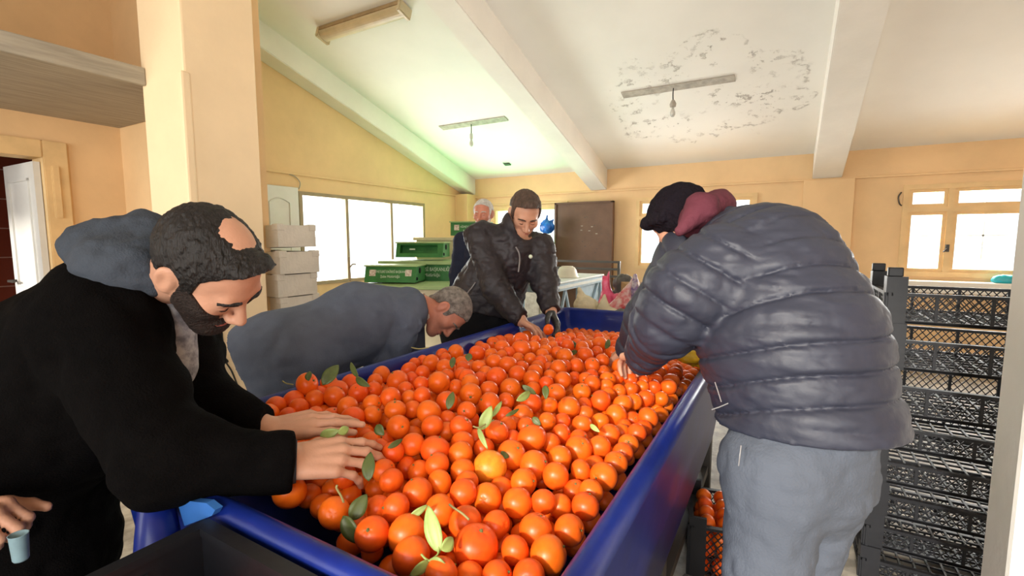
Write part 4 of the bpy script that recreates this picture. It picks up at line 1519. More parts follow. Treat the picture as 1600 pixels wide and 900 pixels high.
def hive(p, w, d, h, label, opening=False, line1=None, line2=None, slope=0.05):
    m4 = hive_mtx(p)
    r = empty('beehive', p)
    tag(r, label, 'beehive', 'green beehives by the window')
    b = bmesh.new()
    pts = [(0, 0), (d, 0), (d, h), (slope, h)]
    A = [b.verts.new(m4 @ Vector((0, y, z))) for y, z in pts]
    B = [b.verts.new(m4 @ Vector((w, y, z))) for y, z in pts]
    b.faces.new(A[::-1])
    b.faces.new(B)
    for k in range(4):
        if opening and k == 3:
            continue
        b.faces.new((A[k], A[(k + 1) % 4], B[(k + 1) % 4], B[k]))
    if opening:
        # front face with a long slot: frame the slot with four faces and a dark recess
        def q(x, t):
            return b.verts.new(m4 @ Vector((x, slope * t, h * t)))
        x0, x1, t0, t1 = 0.04, w - 0.06, 0.30, 0.86
        o = [A[0], B[0], B[3], A[3]]
        i = [q(x0, t0), q(x1, t0), q(x1, t1), q(x0, t1)]
        for k in range(4):
            b.faces.new((o[k], o[(k + 1) % 4], i[(k + 1) % 4], i[k]))
        def qq(x, t):
            return b.verts.new(m4 @ Vector((x, slope * t + 0.09, h * t)))
        j = [qq(x0, t0), qq(x1, t0), qq(x1, t1), qq(x0, t1)]
        for k in range(4):
            b.faces.new((i[k], i[(k + 1) % 4], j[(k + 1) % 4], j[k]))
        b.faces.new(j)
    hb = obj('hive_body', b, M['hive_green'], r)
    obj('lid', box_bm((-0.012, slope - 0.02, h), (w + 0.012, d + 0.012, h + 0.014), 0.003, m4), M['hive_pale'], r)
    # ventilation caps on the side
    for (y, z, rr) in ((d * 0.45, h * 0.72, 0.028), (0.05, h * 0.22, 0.016)):
        b = bmesh.new()
        mm = m4 @ Matrix.Translation((w, y, z)) @ Matrix.Rotation(math.radians(90), 4, 'Y')
        lathe(b, [(rr, -0.004), (rr, 0.006), (rr * 0.7, 0.010), (0.004, 0.010)], 12, mm)
        obj('vent', b, M['black_cloth'], hb)
    if opening:
        obj('tag', box_bm((0.13, 0.07, h * 0.52), (0.19, 0.075, h * 0.62), 0, m4), M['letter'], hb)
    if line1:
        tilt = math.atan2(slope, h)
        yy = slope * 0.62 - 0.002
        text_part(line1, 0.034, face_mtx(m4, w * 0.5, yy, h * 0.60, tilt), M['letter'], hb, sx=0.66)
        text_part(line2, 0.034, face_mtx(m4, w * 0.5, slope * 0.28 - 0.002, h * 0.30, tilt), M['letter'], hb, sx=0.8)
        for x in (0.045, w - 0.10):
            mm = face_mtx(m4, x, slope * 0.35 - 0.004, h * 0.40, tilt)
            obj('label', box_bm((0, 0, 0), (0.06, h * 0.42, 0.002), 0, mm), M['label_white'], hb)
    return r


hive(at(569, 441, 4.47), 0.49, 0.34, 0.145, 'green beehive box with two white labels and two lines of lettering', line1='HİZMETLERİ DAİRESİ BAŞKANLIĞI', line2='Şube Müdürlüğü')
hive(at(618, 402, 4.98), 0.50, 0.34, 0.145, 'green beehive box with a long dark slot, on the lettered bench', opening=True)
hive(at(704, 368, 5.72), 0.46, 0.32, 0.155, 'green beehive box standing highest, beside the white-haired man', line1='HİZMETLERİ DAİRESİ', line2='BAŞKANLIĞI', slope=0.012)
bm = bmesh.new()
q = at(547, 440, 4.25)
add_tube(bm, smooth_path([at(548, 440, 4.3), at(546, 420, 4.3), at(545, 402, 4.3)], 4), 0.008, 8)
add_tube(bm, smooth_path([at(546.5, 418, 4.3), at(551, 413, 4.28), at(556, 413, 4.28)], 4), 0.006, 8)
tag(obj('metal_stand', bm, M['alu'], None, True), 'thin upright rod with a side arm in front of the wide window', 'stand')

# ------------------------------------------------------------------ foam boxes beside the column
FG = 'white foam fruit boxes stacked behind the column'
bx0 = at(437, 500, 3.35)
W_, D_, H_ = 0.50, 0.32, 0.155
fb = empty('foam_box', (0, 0, 0))
tag(fb, '', 'box', FG)
bm = bmesh.new()
add_box(bm, (-W_, 0, 0), (0, D_, 0.012))
for (x0, y0, x1, y1) in ((-W_, 0, 0, 0.022), (-W_, D_ - 0.022, 0, D_), (-W_, 0.022, -W_ + 0.022, D_ - 0.022), (-0.022, 0.022, 0, D_ - 0.022)):
    add_box(bm, (x0, y0, 0.012), (x1, y1, H_))
obj('box_body', bm, M['styro'], fb)
for sx in (-W_, -0.05):
    for sy in (0, D_ - 0.05):
        obj('corner_lug', box_bm((sx - 0.004, sy - 0.006, H_ - 0.04), (sx + 0.054, sy + 0.056, H_ + 0.008), 0.006), M['styro'], fb)
ztop = at(470, 352, 3.45).z
nb = 9
for k in range(nb):
    t = fb if k == 0 else copy_tree(fb)
    z = 0.163 * k if k < 8 else ztop - 0.155
    t.location = (bx0.x + (0.02 if k % 3 == 1 else -0.01 * (k % 2)), bx0.y + 0.01 * (k % 3), z)
    if k == 8:
        t.rotation_euler = (0, math.radians(-2), math.radians(3))
    t['label'] = 'white foam fruit box, ' + ['lowest', 'second from the floor', 'third from the floor', 'fourth from the floor', 'fifth from the floor', 'sixth from the floor', 'third from the top', 'second from the top', 'topmost and tilted'][k] + ' in the stack by the column'
# panelled leaf leaning beside the window
pl = empty('panelled_leaf', (XL + 0.05, 3.4, 0))
tag(pl, 'tall white moulded cabinet leaf leaning beside the wide window', 'panel')
obj('board', box_bm((XL + 0.01, 3.14, 0.0), (XL + 0.05, 3.63, 1.985), 0.006), M['pvc'], pl)
bm = bmesh.new()
arc = [(XL + 0.052, 3.26 + 0.25 * t, 1.80 + 0.05 * math.sin(math.pi * t) * (1 if t < 2 else 0)) for t in [k / 10 for k in range(11)]]
add_tube(bm, [(XL + 0.052, 3.26, 0.95)] + arc + [(XL + 0.052, 3.51, 0.95), (XL + 0.052, 3.26, 0.95)], 0.010, 6)
obj('moulding', bm, M['pvc'], pl)

# ------------------------------------------------------------------ far side: brown panel, pale cabinet, blue table, bags
pn = empty('steel_panel', (-2.74, 6.93, 0))
tag(pn, 'tall brown painted steel panel leaning on the far wall', 'panel')
obj('sheet', box_bm((-3.15, 6.86, 0.02), (-2.26, 6.90, 1.935), 0.006), M['brown_metal'], pn)
bm = bmesh.new()
add_box(bm, (-3.17, 6.84, 0.0), (-3.14, 6.93, 1.95))
add_box(bm, (-2.27, 6.84, 0.0), (-2.235, 6.93, 1.95))
add_box(bm, (-3.17, 6.84, 1.93), (-2.235, 6.93, 1.955))
obj('edge_frame', bm, M['brown_metal'], pn)
bm = bmesh.new()
rnd = random.Random(5)
for k in range(26):
    x, z = rnd.uniform(-2.75, -2.40), rnd.uniform(1.15, 1.75)
    s = rnd.uniform(0.004, 0.014)
    add_box(bm, (x, 6.857, z), (x + s * rnd.uniform(1, 2.5), 6.861, z + s * 0.7))
o = obj('paint_chip', bm, M['dark_metal'], pn.children[0])
bm = bmesh.new()
for k in range(5):
    x, z = rnd.uniform(-2.75, -2.45), rnd.uniform(1.45, 1.6)
    add_box(bm, (x, 6.857, z), (x + 0.03, 6.861, z + 0.01))
o2 = obj('paint_scrape', bm, M['plate'], pn.children[0])
o['kind'] = o2['kind'] = 'stuff'

pc = empty('pale_cabinet', (-3.3, 6.6, 0))
tag(pc, 'narrow pale grey cabinet under the blue bag', 'cabinet')
obj('cabinet_body', box_bm((-3.50, 6.47, 0), (-3.20, 6.80, 1.46), 0.01), M['basin'], pc)
cd = obj('cabinet_door', box_bm((-3.48, 6.45, 0.05), (-3.23, 6.469, 1.44), 0.006), M['plate'], pc)
bm = bmesh.new()
add_bar(bm, (-3.26, 6.445, 0.8), (-3.26, 6.445, 0.95), 0.012)
obj('handle', bm, M['dark_metal'], cd)

tbx, tby0, tby1, tz = -1.98, 4.22, 5.75, 0.955
tt = empty('blue_table', (-2.3, 5.0, 0))
tag(tt, 'pale blue steel work table with two upturned basins on it', 'table')
obj('table_top', box_bm((-2.75, tby0, tz - 0.02), (tbx + 0.01, tby1, tz), 0.004), M['table_top'], tt)
ap = obj('apron', box_bm((tbx - 0.03, tby0 + 0.02, tz - 0.10), (tbx - 0.005, tby1 - 0.02, tz - 0.022), 0.004), M['pale_blue_paint'], tt)
obj('apron', box_bm((-2.74, tby0 + 0.01, tz - 0.10), (tbx - 0.03, tby0 + 0.03, tz - 0.022), 0.004), M['pale_blue_paint'], tt)
bm = bmesh.new()
add_box(bm, (tbx - 0.004, tby0 + 0.06, tz - 0.075), (tbx + 0.002, tby1 - 0.06, tz - 0.045))
obj('drawer_rail', bm, M['table_top'], ap)
for y in (tby0 + 0.04, (tby0 + tby1) / 2, tby1 - 0.04):
    for x in (tbx - 0.03, -2.72):
        obj('leg', box_bm((x - 0.02, y - 0.02, 0), (x + 0.02, y + 0.02, tz - 0.022), 0.003), M['pale_blue_paint'], tt)
bm = bmesh.new()
ym = (tby0 + tby1) / 2
for ya, yb in ((tby0 + 0.1, tby0 + 0.38), (ym - 0.1, tby0 + 0.38), (ym + 0.1, tby1 - 0.15)):
    add_bar(bm, (tbx - 0.02, ya, 0.25), (tbx - 0.02, yb, tz - 0.10), 0.025)
obj('brace', bm, M['pale_blue_paint'], tt)
obj('side_sheet', box_bm((tbx - 0.045, ym + 0.05, 0.3), (tbx - 0.035, tby1 - 0.06, tz - 0.10), 0.0), M['pale_blue_paint'], tt)


def basin(p, r, h, label):
    b = empty('basin', p)
    tag(b, label, 'basin', 'upturned basins on the blue table')
    bm = bmesh.new()
    mt = Matrix.Translation(p)
    lathe(bm, [(r, 0.0), (r * 1.0, 0.012), (r * 0.93, 0.016), (r * 0.88, h * 0.3), (r * 0.78, h * 0.7), (r * 0.62, h * 0.97), (r * 0.5, h)], 28, mt)
    obj('bowl', bm, M['basin'], b, True)
    bm = bmesh.new()
    lathe(bm, [(r * 0.5, h - 0.002), (r * 0.5, h + 0.008), (r * 0.42, h + 0.008)], 24, mt)
    obj('foot_ring', bm, M['basin'], b, True)


pb = at(889, 434, 4.95)
basin((-2.16, 5.02, tz), 0.135, 0.12, 'larger cream basin upturned on the blue table, before the brown panel')
basin((-2.20, 4.58, tz), 0.105, 0.10, 'smaller cream basin upturned beside the plum jacket sleeve')
bm = bmesh.new()
for z in (0.88, 0.98, 1.08):
    add_bar(bm, (-3.1, 6.35, z), (-1.95, 6.35, z), 0.035, 0.03)
for x in (-3.08, -1.97):
    add_bar(bm, (x, 6.35, 0), (x, 6.35, 1.08), 0.035, 0.03, up=(0, 1, 0))
    add_bar(bm, (x, 6.35, 0.02), (x, 6.7, 0.02), 0.035, 0.03)
tag(obj('rail_rack', bm, M['dark_metal']), 'dark horizontal rail rack in front of the brown panel', 'rack')

# low table behind the end wall of the trough, carrying sacks and bags
lt = empty('packing_table', (-0.55, 3.3, 0))
tag(lt, 'low wooden packing table behind the end wall of the trough', 'table')
obj('table_top', box_bm((-1.15, 2.92, 0.83), (0.25, 3.75, 0.86), 0.004), M['cardboard'], lt)
for x in (-1.1, 0.2):
    for y in (2.97, 3.7):
        obj('leg', box_bm((x - 0.025, y - 0.025, 0), (x + 0.025, y + 0.025, 0.83), 0.003), M['cardboard'], lt)


def bag(name, label, cat, fs, m, lo, hi, h=0.008, amp=0.012, freq=(14, 14, 10), seed=1, k=0.03, group=None):
    o = sdf_obj(name, s_fold(s_union(fs, k), amp, freq, seed), lo, hi, h, M[m])
    return tag(o, label, cat, group)


def around(p, r):
    return tuple(c - r for c in p), tuple(c + r for c in p)


p = at(916, 474, 3.35)
bag('sack', 'crumpled white sack left of the cream one behind the trough', 'sack', [s_ell(p - Vector((0, 0, 0.03)), (0.085, 0.08, 0.085)), s_cone(p + Vector((-0.02, 0, 0.02)), p + Vector((-0.06, 0, 0.10)), 0.045, 0.02)], 'sack_white', *around(p, 0.22), seed=2, amp=0.02, freq=(12, 12, 9))
p = at(944, 478, 3.30)
bag('sack', 'peaked cream sack in the middle behind the trough', 'sack', [s_cone(p - Vector((0, 0, 0.09)), p + Vector((0.0, 0, 0.075)), 0.085, 0.012), s_ell(p - Vector((-.05, 0, 0.07)), (0.07, 0.07, 0.07))], 'sack_white', *around(p, 0.24), seed=4, amp=0.018, freq=(10, 10, 8))
p = at(951, 455, 3.75)
bag('plastic_bag', 'pink plastic bag with its handles standing up', 'bag', [s_cone(p + Vector((0, 0, -0.16)), p + Vector((-0.02, 0, 0.05)), 0.11, 0.03), s_cone(p + Vector((0.02, 0, -0.07)), p + Vector((0.10, 0, -0.02)), 0.05, 0.02), s_cone(p + Vector((-0.02, 0, 0.04)), p + Vector((0.005, 0, 0.17)), 0.022, 0.008), s_cone(p + Vector((-0.02, 0, 0.04)), p + Vector((-0.045, 0, 0.11)), 0.018, 0.008)], 'bag_pink', *around(p, 0.32), seed=5, amp=0.018, freq=(14, 14, 6))
p = at(978, 457, 3.30)
bag('plastic_bag', 'red and white printed bag leaning behind the trough', 'bag', [s_cone(p + Vector((-0.06, 0, -0.12)), p + Vector((0.05, 0, 0.09)), 0.065, 0.016), s_ell(p + Vector((0.02, 0, -0.08)), (0.075, 0.06, 0.07))], 'bag_red', *around(p, 0.26), seed=6, amp=0.014)
p = at(994, 452, 3.24)
bag('plastic_bag', 'purple printed bag beside the red and white one', 'bag', [s_cone(p + Vector((0.01, 0, -0.13)), p + Vector((-0.01, 0, 0.09)), 0.06, 0.014)], 'bag_purple', *around(p, 0.25), seed=7, amp=0.012)
p = at(984, 487, 3.1)
bag('plastic_bag', 'dark grey bag with a pale edge lying at the end wall', 'bag', [s_ell(p - Vector((0, 0, 0.03)), (0.12, 0.07, 0.05))], 'bag_grey', *around(p, 0.2), seed=8, amp=0.012)
p = at(975, 446, 3.75)
bag('plastic_bag', 'pale bundle behind the red and white bag', 'bag', [s_ell(p + Vector((0, 0, 0.02)), (0.09, 0.07, 0.07)), s_ell(p - Vector((0, 0, 0.12)), (0.11, 0.08, 0.13))], 'bag_grey', *around(p, 0.3), seed=9, amp=0.016)
p = at(1014, 447, 3.0)
bag('plastic_bag', 'bright yellow bag in front of the far window', 'bag', [s_cone(p + Vector((0.02, 0, -0.20)), p + Vector((-0.02, 0, 0.06)), 0.075, 0.02)], 'bag_yellow', *around(p, 0.32), seed=10, amp=0.012)
obj_c = box_bm((-0.12, -0.1, 0), (0.12, 0.1, 0.2), 0.003, Matrix.Translation((at(1000, 445, 3.55).x, at(1000, 445, 3.55).y, 0.862)) @ Matrix.Rotation(0.5, 4, 'Z'))
tag(obj('cardboard_box', obj_c, M['cardboard']), 'small brown cardboard box behind the purple bag', 'box')
p = at(903, 482, 3.0)
bag('plastic_bag', 'flat yellow bag lying along the end wall of the trough', 'bag', [s_ell(p - Vector((0, 0, 0.045)), (0.10, 0.05, 0.04))], 'bag_yellow', *around(p, 0.2), seed=11, amp=0.01)
p = Vector((-0.275, 1.80, 0.975))
bag('plastic_bag', 'crumpled yellow bag hanging over the rim by the puffer sleeve', 'bag', [s_ell(p, (0.075, 0.12, 0.035)), s_ell(p + Vector((0.07, 0.02, -0.035)), (0.05, 0.08, 0.06)), s_cone(p, p + Vector((0.0, 0.10, 0.10)), 0.05, 0.012)], 'bag_yellow', *around(p, 0.26), h=0.006, seed=12, amp=0.016, freq=(16, 16, 14))
p = at(855, 354, 1.0)
p = Vector((0, 0, EYE)) + (p - Vector((0, 0, EYE))) * (6.63 / p.y)
BAGZ = p.z
bag('plastic_bag', 'bright blue plastic bag standing on the pale cabinet', 'bag', [s_ell(p - Vector((0, 0, 0.01)), (0.125, 0.09, 0.11)), s_cone(p + Vector((-0.02, 0, 0.07)), p + Vector((0.0, 0, 0.16)), 0.035, 0.02), s_cone(p + Vector((0.05, 0, 0.05)), p + Vector((0.1, 0, 0.10)), 0.04, 0.015)], 'bag_blue', *around(p, 0.3), h=0.01, seed=13, amp=0.02, freq=(12, 12, 12))
p = Vector((2.08, 6.86, 0.955))
bag('plastic_bag', 'turquoise crumpled net on the ledge below the barred window', 'bag', [s_ell(p, (0.20, 0.06, 0.045)), s_ell(p + Vector((-.1, 0, .02)), (0.08, 0.05, 0.05))], 'bag_cyan', *around(p, 0.32), h=0.01, seed=14, amp=0.014)


# ------------------------------------------------------------------ people
def frame(face, up):
    y = nrm(face)
    z = V(up) - y * (V(up) @ y)
    z = z / np.linalg.norm(z)
    x = np.cross(y, z)
    return np.array([x, y, z]).T          # columns: right, forward, up


def head_field(nose=1.0, jaw=1.0, full=1.0):
    e = s_ell
    fs = [e((0, -0.012, 0.030), (0.076, 0.097, 0.088)),
          s_cone((0, 0.030, -0.020), (0, 0.050, -0.085), 0.060, 0.036),
          s_cone((-0.050, 0.000, -0.035), (-0.020, 0.062, -0.098), 0.022, 0.019 * jaw),
          s_cone((0.050, 0.000, -0.035), (0.020, 0.062, -0.098), 0.022, 0.019 * jaw),
          e((0, 0.074, -0.103), (0.022, 0.018, 0.017)),
          e((0.040, 0.055, -0.022), (0.024 * full, 0.025, 0.024)),
          e((-0.040, 0.055, -0.022), (0.024 * full, 0.025, 0.024)),
          s_cone((-0.032, 0.076, 0.020), (0.032, 0.076, 0.020), 0.011, 0.011)]
    base = s_union(fs, 0.022)
    for s in (-1, 1):
        base = s_sub(base, e((s * 0.031, 0.098, 0.000), (0.019, 0.016, 0.011)), 0.012)
    lids = [e((s * 0.031, 0.073, -0.001), (0.0145, 0.0125, 0.0105)) for s in (-1, 1)]
    base = s_union([base] + lids, 0.004)
    nz = [s_cone((0, 0.083, 0.010), (0, 0.108 * nose, -0.034), 0.008, 0.0115), e((0.012, 0.096, -0.040), (0.009, 0.011, 0.008)), e((-0.012, 0.096, -0.040), (0.009, 0.011, 0.008))]
    base = s_union([base] + nz, 0.010)
    base = s_union([base, e((0, 0.085, -0.066), (0.021, 0.010, 0.0055)), e((0, 0.083, -0.077), (0.018, 0.010, 0.0065))], 0.006)
    base = s_sub(base, s_cone((-0.022, 0.092, -0.0715), (0.022, 0.092, -0.0715), 0.0022, 0.0022), 0.004)
    for s in (-1, 1):
        R = np.array(Euler((0.15, 0, s * 0.35)).to_matrix())
        ear = s_ell((s * 0.079, -0.014, -0.006), (0.0095, 0.020, 0.032), R)
        ear = s_union([ear, s_ell((s * 0.074, -0.008, -0.030), (0.008, 0.010, 0.010))], 0.008)
        ear = s_sub(ear, s_ell((s * 0.091, -0.010, -0.004), (0.009, 0.011, 0.020), R), 0.006)
        base = s_union([base, ear], 0.007)
    return base


def hair_field(thick=0.010, line=(0.016, 0.80), front=0.0, messy=0.005, seed=1, bald=None, ear=0.027, freq=70, recede=0.0):
    cr = s_union([s_ell((0, -0.014, 0.030), (0.077 + thick, 0.098 + thick, 0.088 + thick)), s_cone((0, -0.045, -0.01), (0, -0.060, -0.055), 0.060, 0.045)], 0.03)
    if front:
        cr = s_union([cr, s_ell((0, 0.062, 0.095), (0.045, 0.035, 0.018 + front))], 0.02)

    def f(P):
        d = cr(P) + messy * vnoise(P * np.array([1.0, 1.0, 0.45]), freq, seed) + messy * 0.7 * vnoise(P, freq * 2.2, seed + 1)
        keep = line[0] + line[1] * P[:, 1] + recede * np.clip(P[:, 1] - 0.015, 0, 1) + 0.004 * vnoise(P, 90, seed + 2) - P[:, 2]
        keep = np.where(np.abs(P[:, 0]) > 0.055, np.minimum(keep, np.maximum(-0.035 - P[:, 2], np.abs(P[:, 1] - 0.022) - 0.012)), keep)   # sideburns
        d = np.maximum(d, keep)
        for s in (-1, 1):
            d = np.maximum(d, ear - np.sqrt((P[:, 0] - s * 0.082) ** 2 * 0.4 + (P[:, 1] + 0.010) ** 2 + ((P[:, 2] + 0.008) * 0.72) ** 2))
        if bald:
            c, r = bald
            d = d + 0.017 * np.exp(-(((P - V(c)) ** 2).sum(1)) / (r * r))
        return d
    return f


def beard_field(head, low=-0.030, thick=0.0035):
    def f(P):
        d = head(P) - thick + 0.0012 * vnoise(P, 300, 4)
        y, z, x = P[:, 1], P[:, 2], np.abs(P[:, 0])
        keep = z - (low - 0.35 * np.clip(y - 0.02, 0, 1) + 0.35 * np.clip(x - 0.03, 0, 1))
        keep = np.maximum(keep, 0.010 - y)
        keep = np.maximum(keep, z - (-0.055) - 8 * np.clip(x - 0.030, 0, 1))
        lips = 0.018 - np.sqrt((x * 0.75) ** 2 + (z + 0.0715) ** 2 * 2.6 + np.clip(0.07 - y, 0, 1) ** 2)
        return np.maximum(np.maximum(d, keep), lips)
    return f


def hand_prims(wrist, fwd, back, side, curl=(0.5, 0.5, 0.55, 0.6), thumb=0.5, s=1.0):
    w, f, b = V(wrist), nrm(fwd), V(back)
    b = b - f * (b @ f)
    b = b / np.linalg.norm(b)
    sd = V(side)
    sd = sd - f * (sd @ f) - b * (sd @ b)
    sd = sd / np.linalg.norm(sd)
    pr = []
    ls = [(0.042, 0.026, 0.021), (0.047, 0.030, 0.022), (0.043, 0.028, 0.022), (0.034, 0.021, 0.019)]
    offs = [0.031, 0.0105, -0.0105, -0.030]
    rad = [0.0092, 0.0095, 0.0090, 0.0080]
    rank = [0.086, 0.090, 0.085, 0.076]
    for k in range(4):
        base = w + f * 0.012 * s + sd * offs[k] * 0.62 * s
        kn = w + f * rank[k] * s + sd * offs[k] * s + b * (0.004 if k in (1, 2) else 0) * s
        pr.append(s_cone(base, kn, 0.0165 * s, 0.0125 * s))
        d = f + sd * (0.10 * (1.5 - k) / 1.5)
        d = d / np.linalg.norm(d)
        p, r = kn, rad[k] * s
        for j in range(3):
            a = curl[k] * (0.85, 1.05, 0.7)[j]
            ax = np.cross(d, b)
            d = d * math.cos(a) - b * math.sin(a)
            bb = np.cross(ax, d)
            b_loc = bb / np.linalg.norm(bb)
            q = p + d * ls[k][j] * s
            pr.append(s_cone(p, q, r, r * 0.90))
            p, r = q, r * 0.90
            b = b  # the bend axis stays across the palm
            # rotate the local dorsal direction with the finger
            b = b_loc if b_loc @ b > -0.99 else b
        b = V(back)
        b = b - f * (b @ f)
        b = b / np.linalg.norm(b)
    t0 = w + f * 0.020 * s + sd * 0.022 * s - b * 0.006 * s
    d = f * 0.62 + sd * 0.66 - b * 0.42
    d = d / np.linalg.norm(d)
    t1 = t0 + d * 0.046 * s
    d2 = d * (1 - thumb * 0.45) + f * thumb * 0.65 - sd * thumb * 0.25 - b * 0.1
    d2 = d2 / np.linalg.norm(d2)
    t2 = t1 + d2 * 0.034 * s
    d3 = d2 * 0.8 + f * 0.35 - sd * 0.15
    d3 = d3 / np.linalg.norm(d3)
    t3 = t2 + d3 * 0.027 * s
    pr += [s_cone(t0, t1, 0.0165 * s, 0.0125 * s), s_cone(t1, t2, 0.0115 * s, 0.0105 * s), s_cone(t2, t3, 0.0105 * s, 0.0085 * s)]
    return pr


def limbs(joints, radii):
    return [s_cone(a, b, ra, rb) for (a, b), (ra, rb) in zip(zip(joints, joints[1:]), zip(radii, radii[1:]))]


def s_hand(prims, wrist, fwd, k=0.006):
    return s_local(s_union(prims, k), V(wrist) + nrm(fwd) * 0.09, 0.13)


def bounds(pts, pad):
    A = np.array([V(p) for p in pts])
    return A.min(0) - pad, A.max(0) + pad


def head_parts(person, c, R, hf, hair, hair_m, brow_m, h=0.0024, beard=None, beard_m=None, sc_=1.0, lip=True):
    c = V(c)

    def put(f):
        g = s_tf(lambda Q: f(Q / sc_) * sc_, c, R)
        return g
    lo, hi = c - 0.19, c + 0.19
    if hair is not None:
        sdf_obj('hair', put(hair), lo, hi, h, M[hair_m], person)
    if beard is not None:
        sdf_obj('beard', put(beard), lo, hi, h, M[beard_m], person)
    for s in (-1, 1):
        bm = bmesh.new()
        pts = [Vector(c + R @ (np.array((s * x, y, z)) * sc_)) for x, y, z in ((0.012, 0.0925, 0.019), (0.025, 0.0910, 0.0230), (0.040, 0.0830, 0.0220), (0.050, 0.0735, 0.0170))]
        add_tube(bm, smooth_path(pts, 4), [0.0035] * 3 + [0.0045] * 7 + [0.003] * 3, 6)
        obj('eyebrow', bm, M[brow_m], person, True)
    if lip:
        def lips(P):
            d = hf(P) - 0.0009
            return np.maximum(d, np.sqrt((P[:, 0] / 0.023) ** 2 + ((P[:, 2] + 0.0715) / 0.0105) ** 2 + (np.clip(0.07 - P[:, 1], 0, 1) * 60) ** 2) * 0.01 - 0.01)
        sdf_obj('lips', put(lips), c - 0.15, c + 0.15, 0.002, M['lip'], person)


def eyes(person, c, R, sc_=1.0, openness=0.35):
    """lash line and a sliver of the eye below lowered lids"""
    for s in (-1, 1):
        bm = bmesh.new()
        pts = [Vector(V(c) + R @ (np.array((s * x, y, z)) * sc_)) for x, y, z in ((0.0195, 0.0815, -0.0045), (0.027, 0.0855, -0.0075), (0.035, 0.0845, -0.0072), (0.0395, 0.0815, -0.0060))]
        add_tube(bm, smooth_path(pts, 4), 0.0011, 5)
        obj('eyelash', bm, M['hair_black'], person, True)


def quilt(f0, line, period, depth, w=0.007, phase=0.0, tilt=None):
    """puffer quilting: seams across the poly-line `line`"""
    L = np.array([V(p) for p in line])
    seg = np.linalg.norm(np.diff(L, axis=0), axis=1)
    cum = np.r_[0, np.cumsum(seg)]

    def f(P):
        best = np.full(len(P), 1e9)
        s = np.zeros(len(P))
        for k in range(len(L) - 1):
            ab = L[k + 1] - L[k]
            t = (P - L[k]) @ ab / (ab @ ab)
            t0 = np.clip(t, -1.0 if k == 0 else 0, 2.0 if k == len(L) - 2 else 1)
            e = P - (L[k] + t0[:, None] * ab)
            d = (e * e).sum(1)
            m = d < best
            best = np.where(m, d, best)
            s = np.where(m, cum[k] + t0 * seg[k], s)
        s = s + phase + 0.010 * vnoise(P, 7, 3)
        u = (s / period) % 1.0
        dist = np.minimum(u, 1 - u) * period
        return f0(P) + depth * np.exp(-(dist / w) ** 2) - depth * 0.55 * np.sin(np.pi * u)
    return f


RTn, UPn, FWn = V(RT), V(UP), V(FW)
ZU = np.array((0, 0, 1.0))


def P3(*a):
    return V(at(*a))


def trousers_shoes(person, hipL, hipR, kneeL, kneeR, footL, footR, m, toe, r=(0.095, 0.075, 0.06), h=0.009, waist=None, shoe='shoe', fold=0.010):
    hipL, hipR, kneeL, kneeR, footL, footR = [V(x) for x in (hipL, hipR, kneeL, kneeR, footL, footR)]
    toe = nrm(toe)
    fs = [s_cone(hipL, kneeL, r[0], r[1]), s_cone(kneeL, footL + ZU * 0.08, r[1], r[2]), s_cone(hipR, kneeR, r[0], r[1]), s_cone(kneeR, footR + ZU * 0.08, r[1], r[2]),
          s_cone(hipL, hipR, r[0] * 1.15, r[0] * 1.15)]
    if waist is not None:
        fs.append(s_cone((hipL + hipR) / 2, waist, 0.14, 0.14, wide=hipR - hipL, ratio=1.25))
    f = s_fold(s_union(fs, 0.03), fold, (9, 9, 13), 5)
    f = s_cut(f, (0, 0, 0.05), (0, 0, -1))
    pts = [hipL, hipR, kneeL, kneeR, footL, footR] + ([waist] if waist is not None else [])
    lo, hi = bounds(pts, 0.22)
    lo[2] = 0.0
    sdf_obj('trousers', f, lo, hi, h, M[m], person)
    for k, ft in enumerate((footL, footR)):
        sf = s_union([s_cone(ft + ZU * 0.05 - toe * 0.05, ft + ZU * 0.045 + toe * 0.13, 0.045, 0.036), s_cone(ft + ZU * 0.05 - toe * 0.04, ft + ZU * 0.12 - toe * 0.02, 0.045, 0.045)], 0.03)
        sf = s_cut(sf, (0, 0, 0.004), (0, 0, -1))
        lo, hi = bounds([ft - toe * 0.08, ft + toe * 0.2], 0.08)
        lo[2], hi[2] = -0.01, 0.2
        sdf_obj('shoe', sf, lo, hi, 0.007, M[shoe], person)


def make_body(name, label, fs, k, lo, hi, h, m):
    o = sdf_obj(name, s_union(fs, k), lo, hi, h, M[m])
    tag(o, label, 'person')
    return o


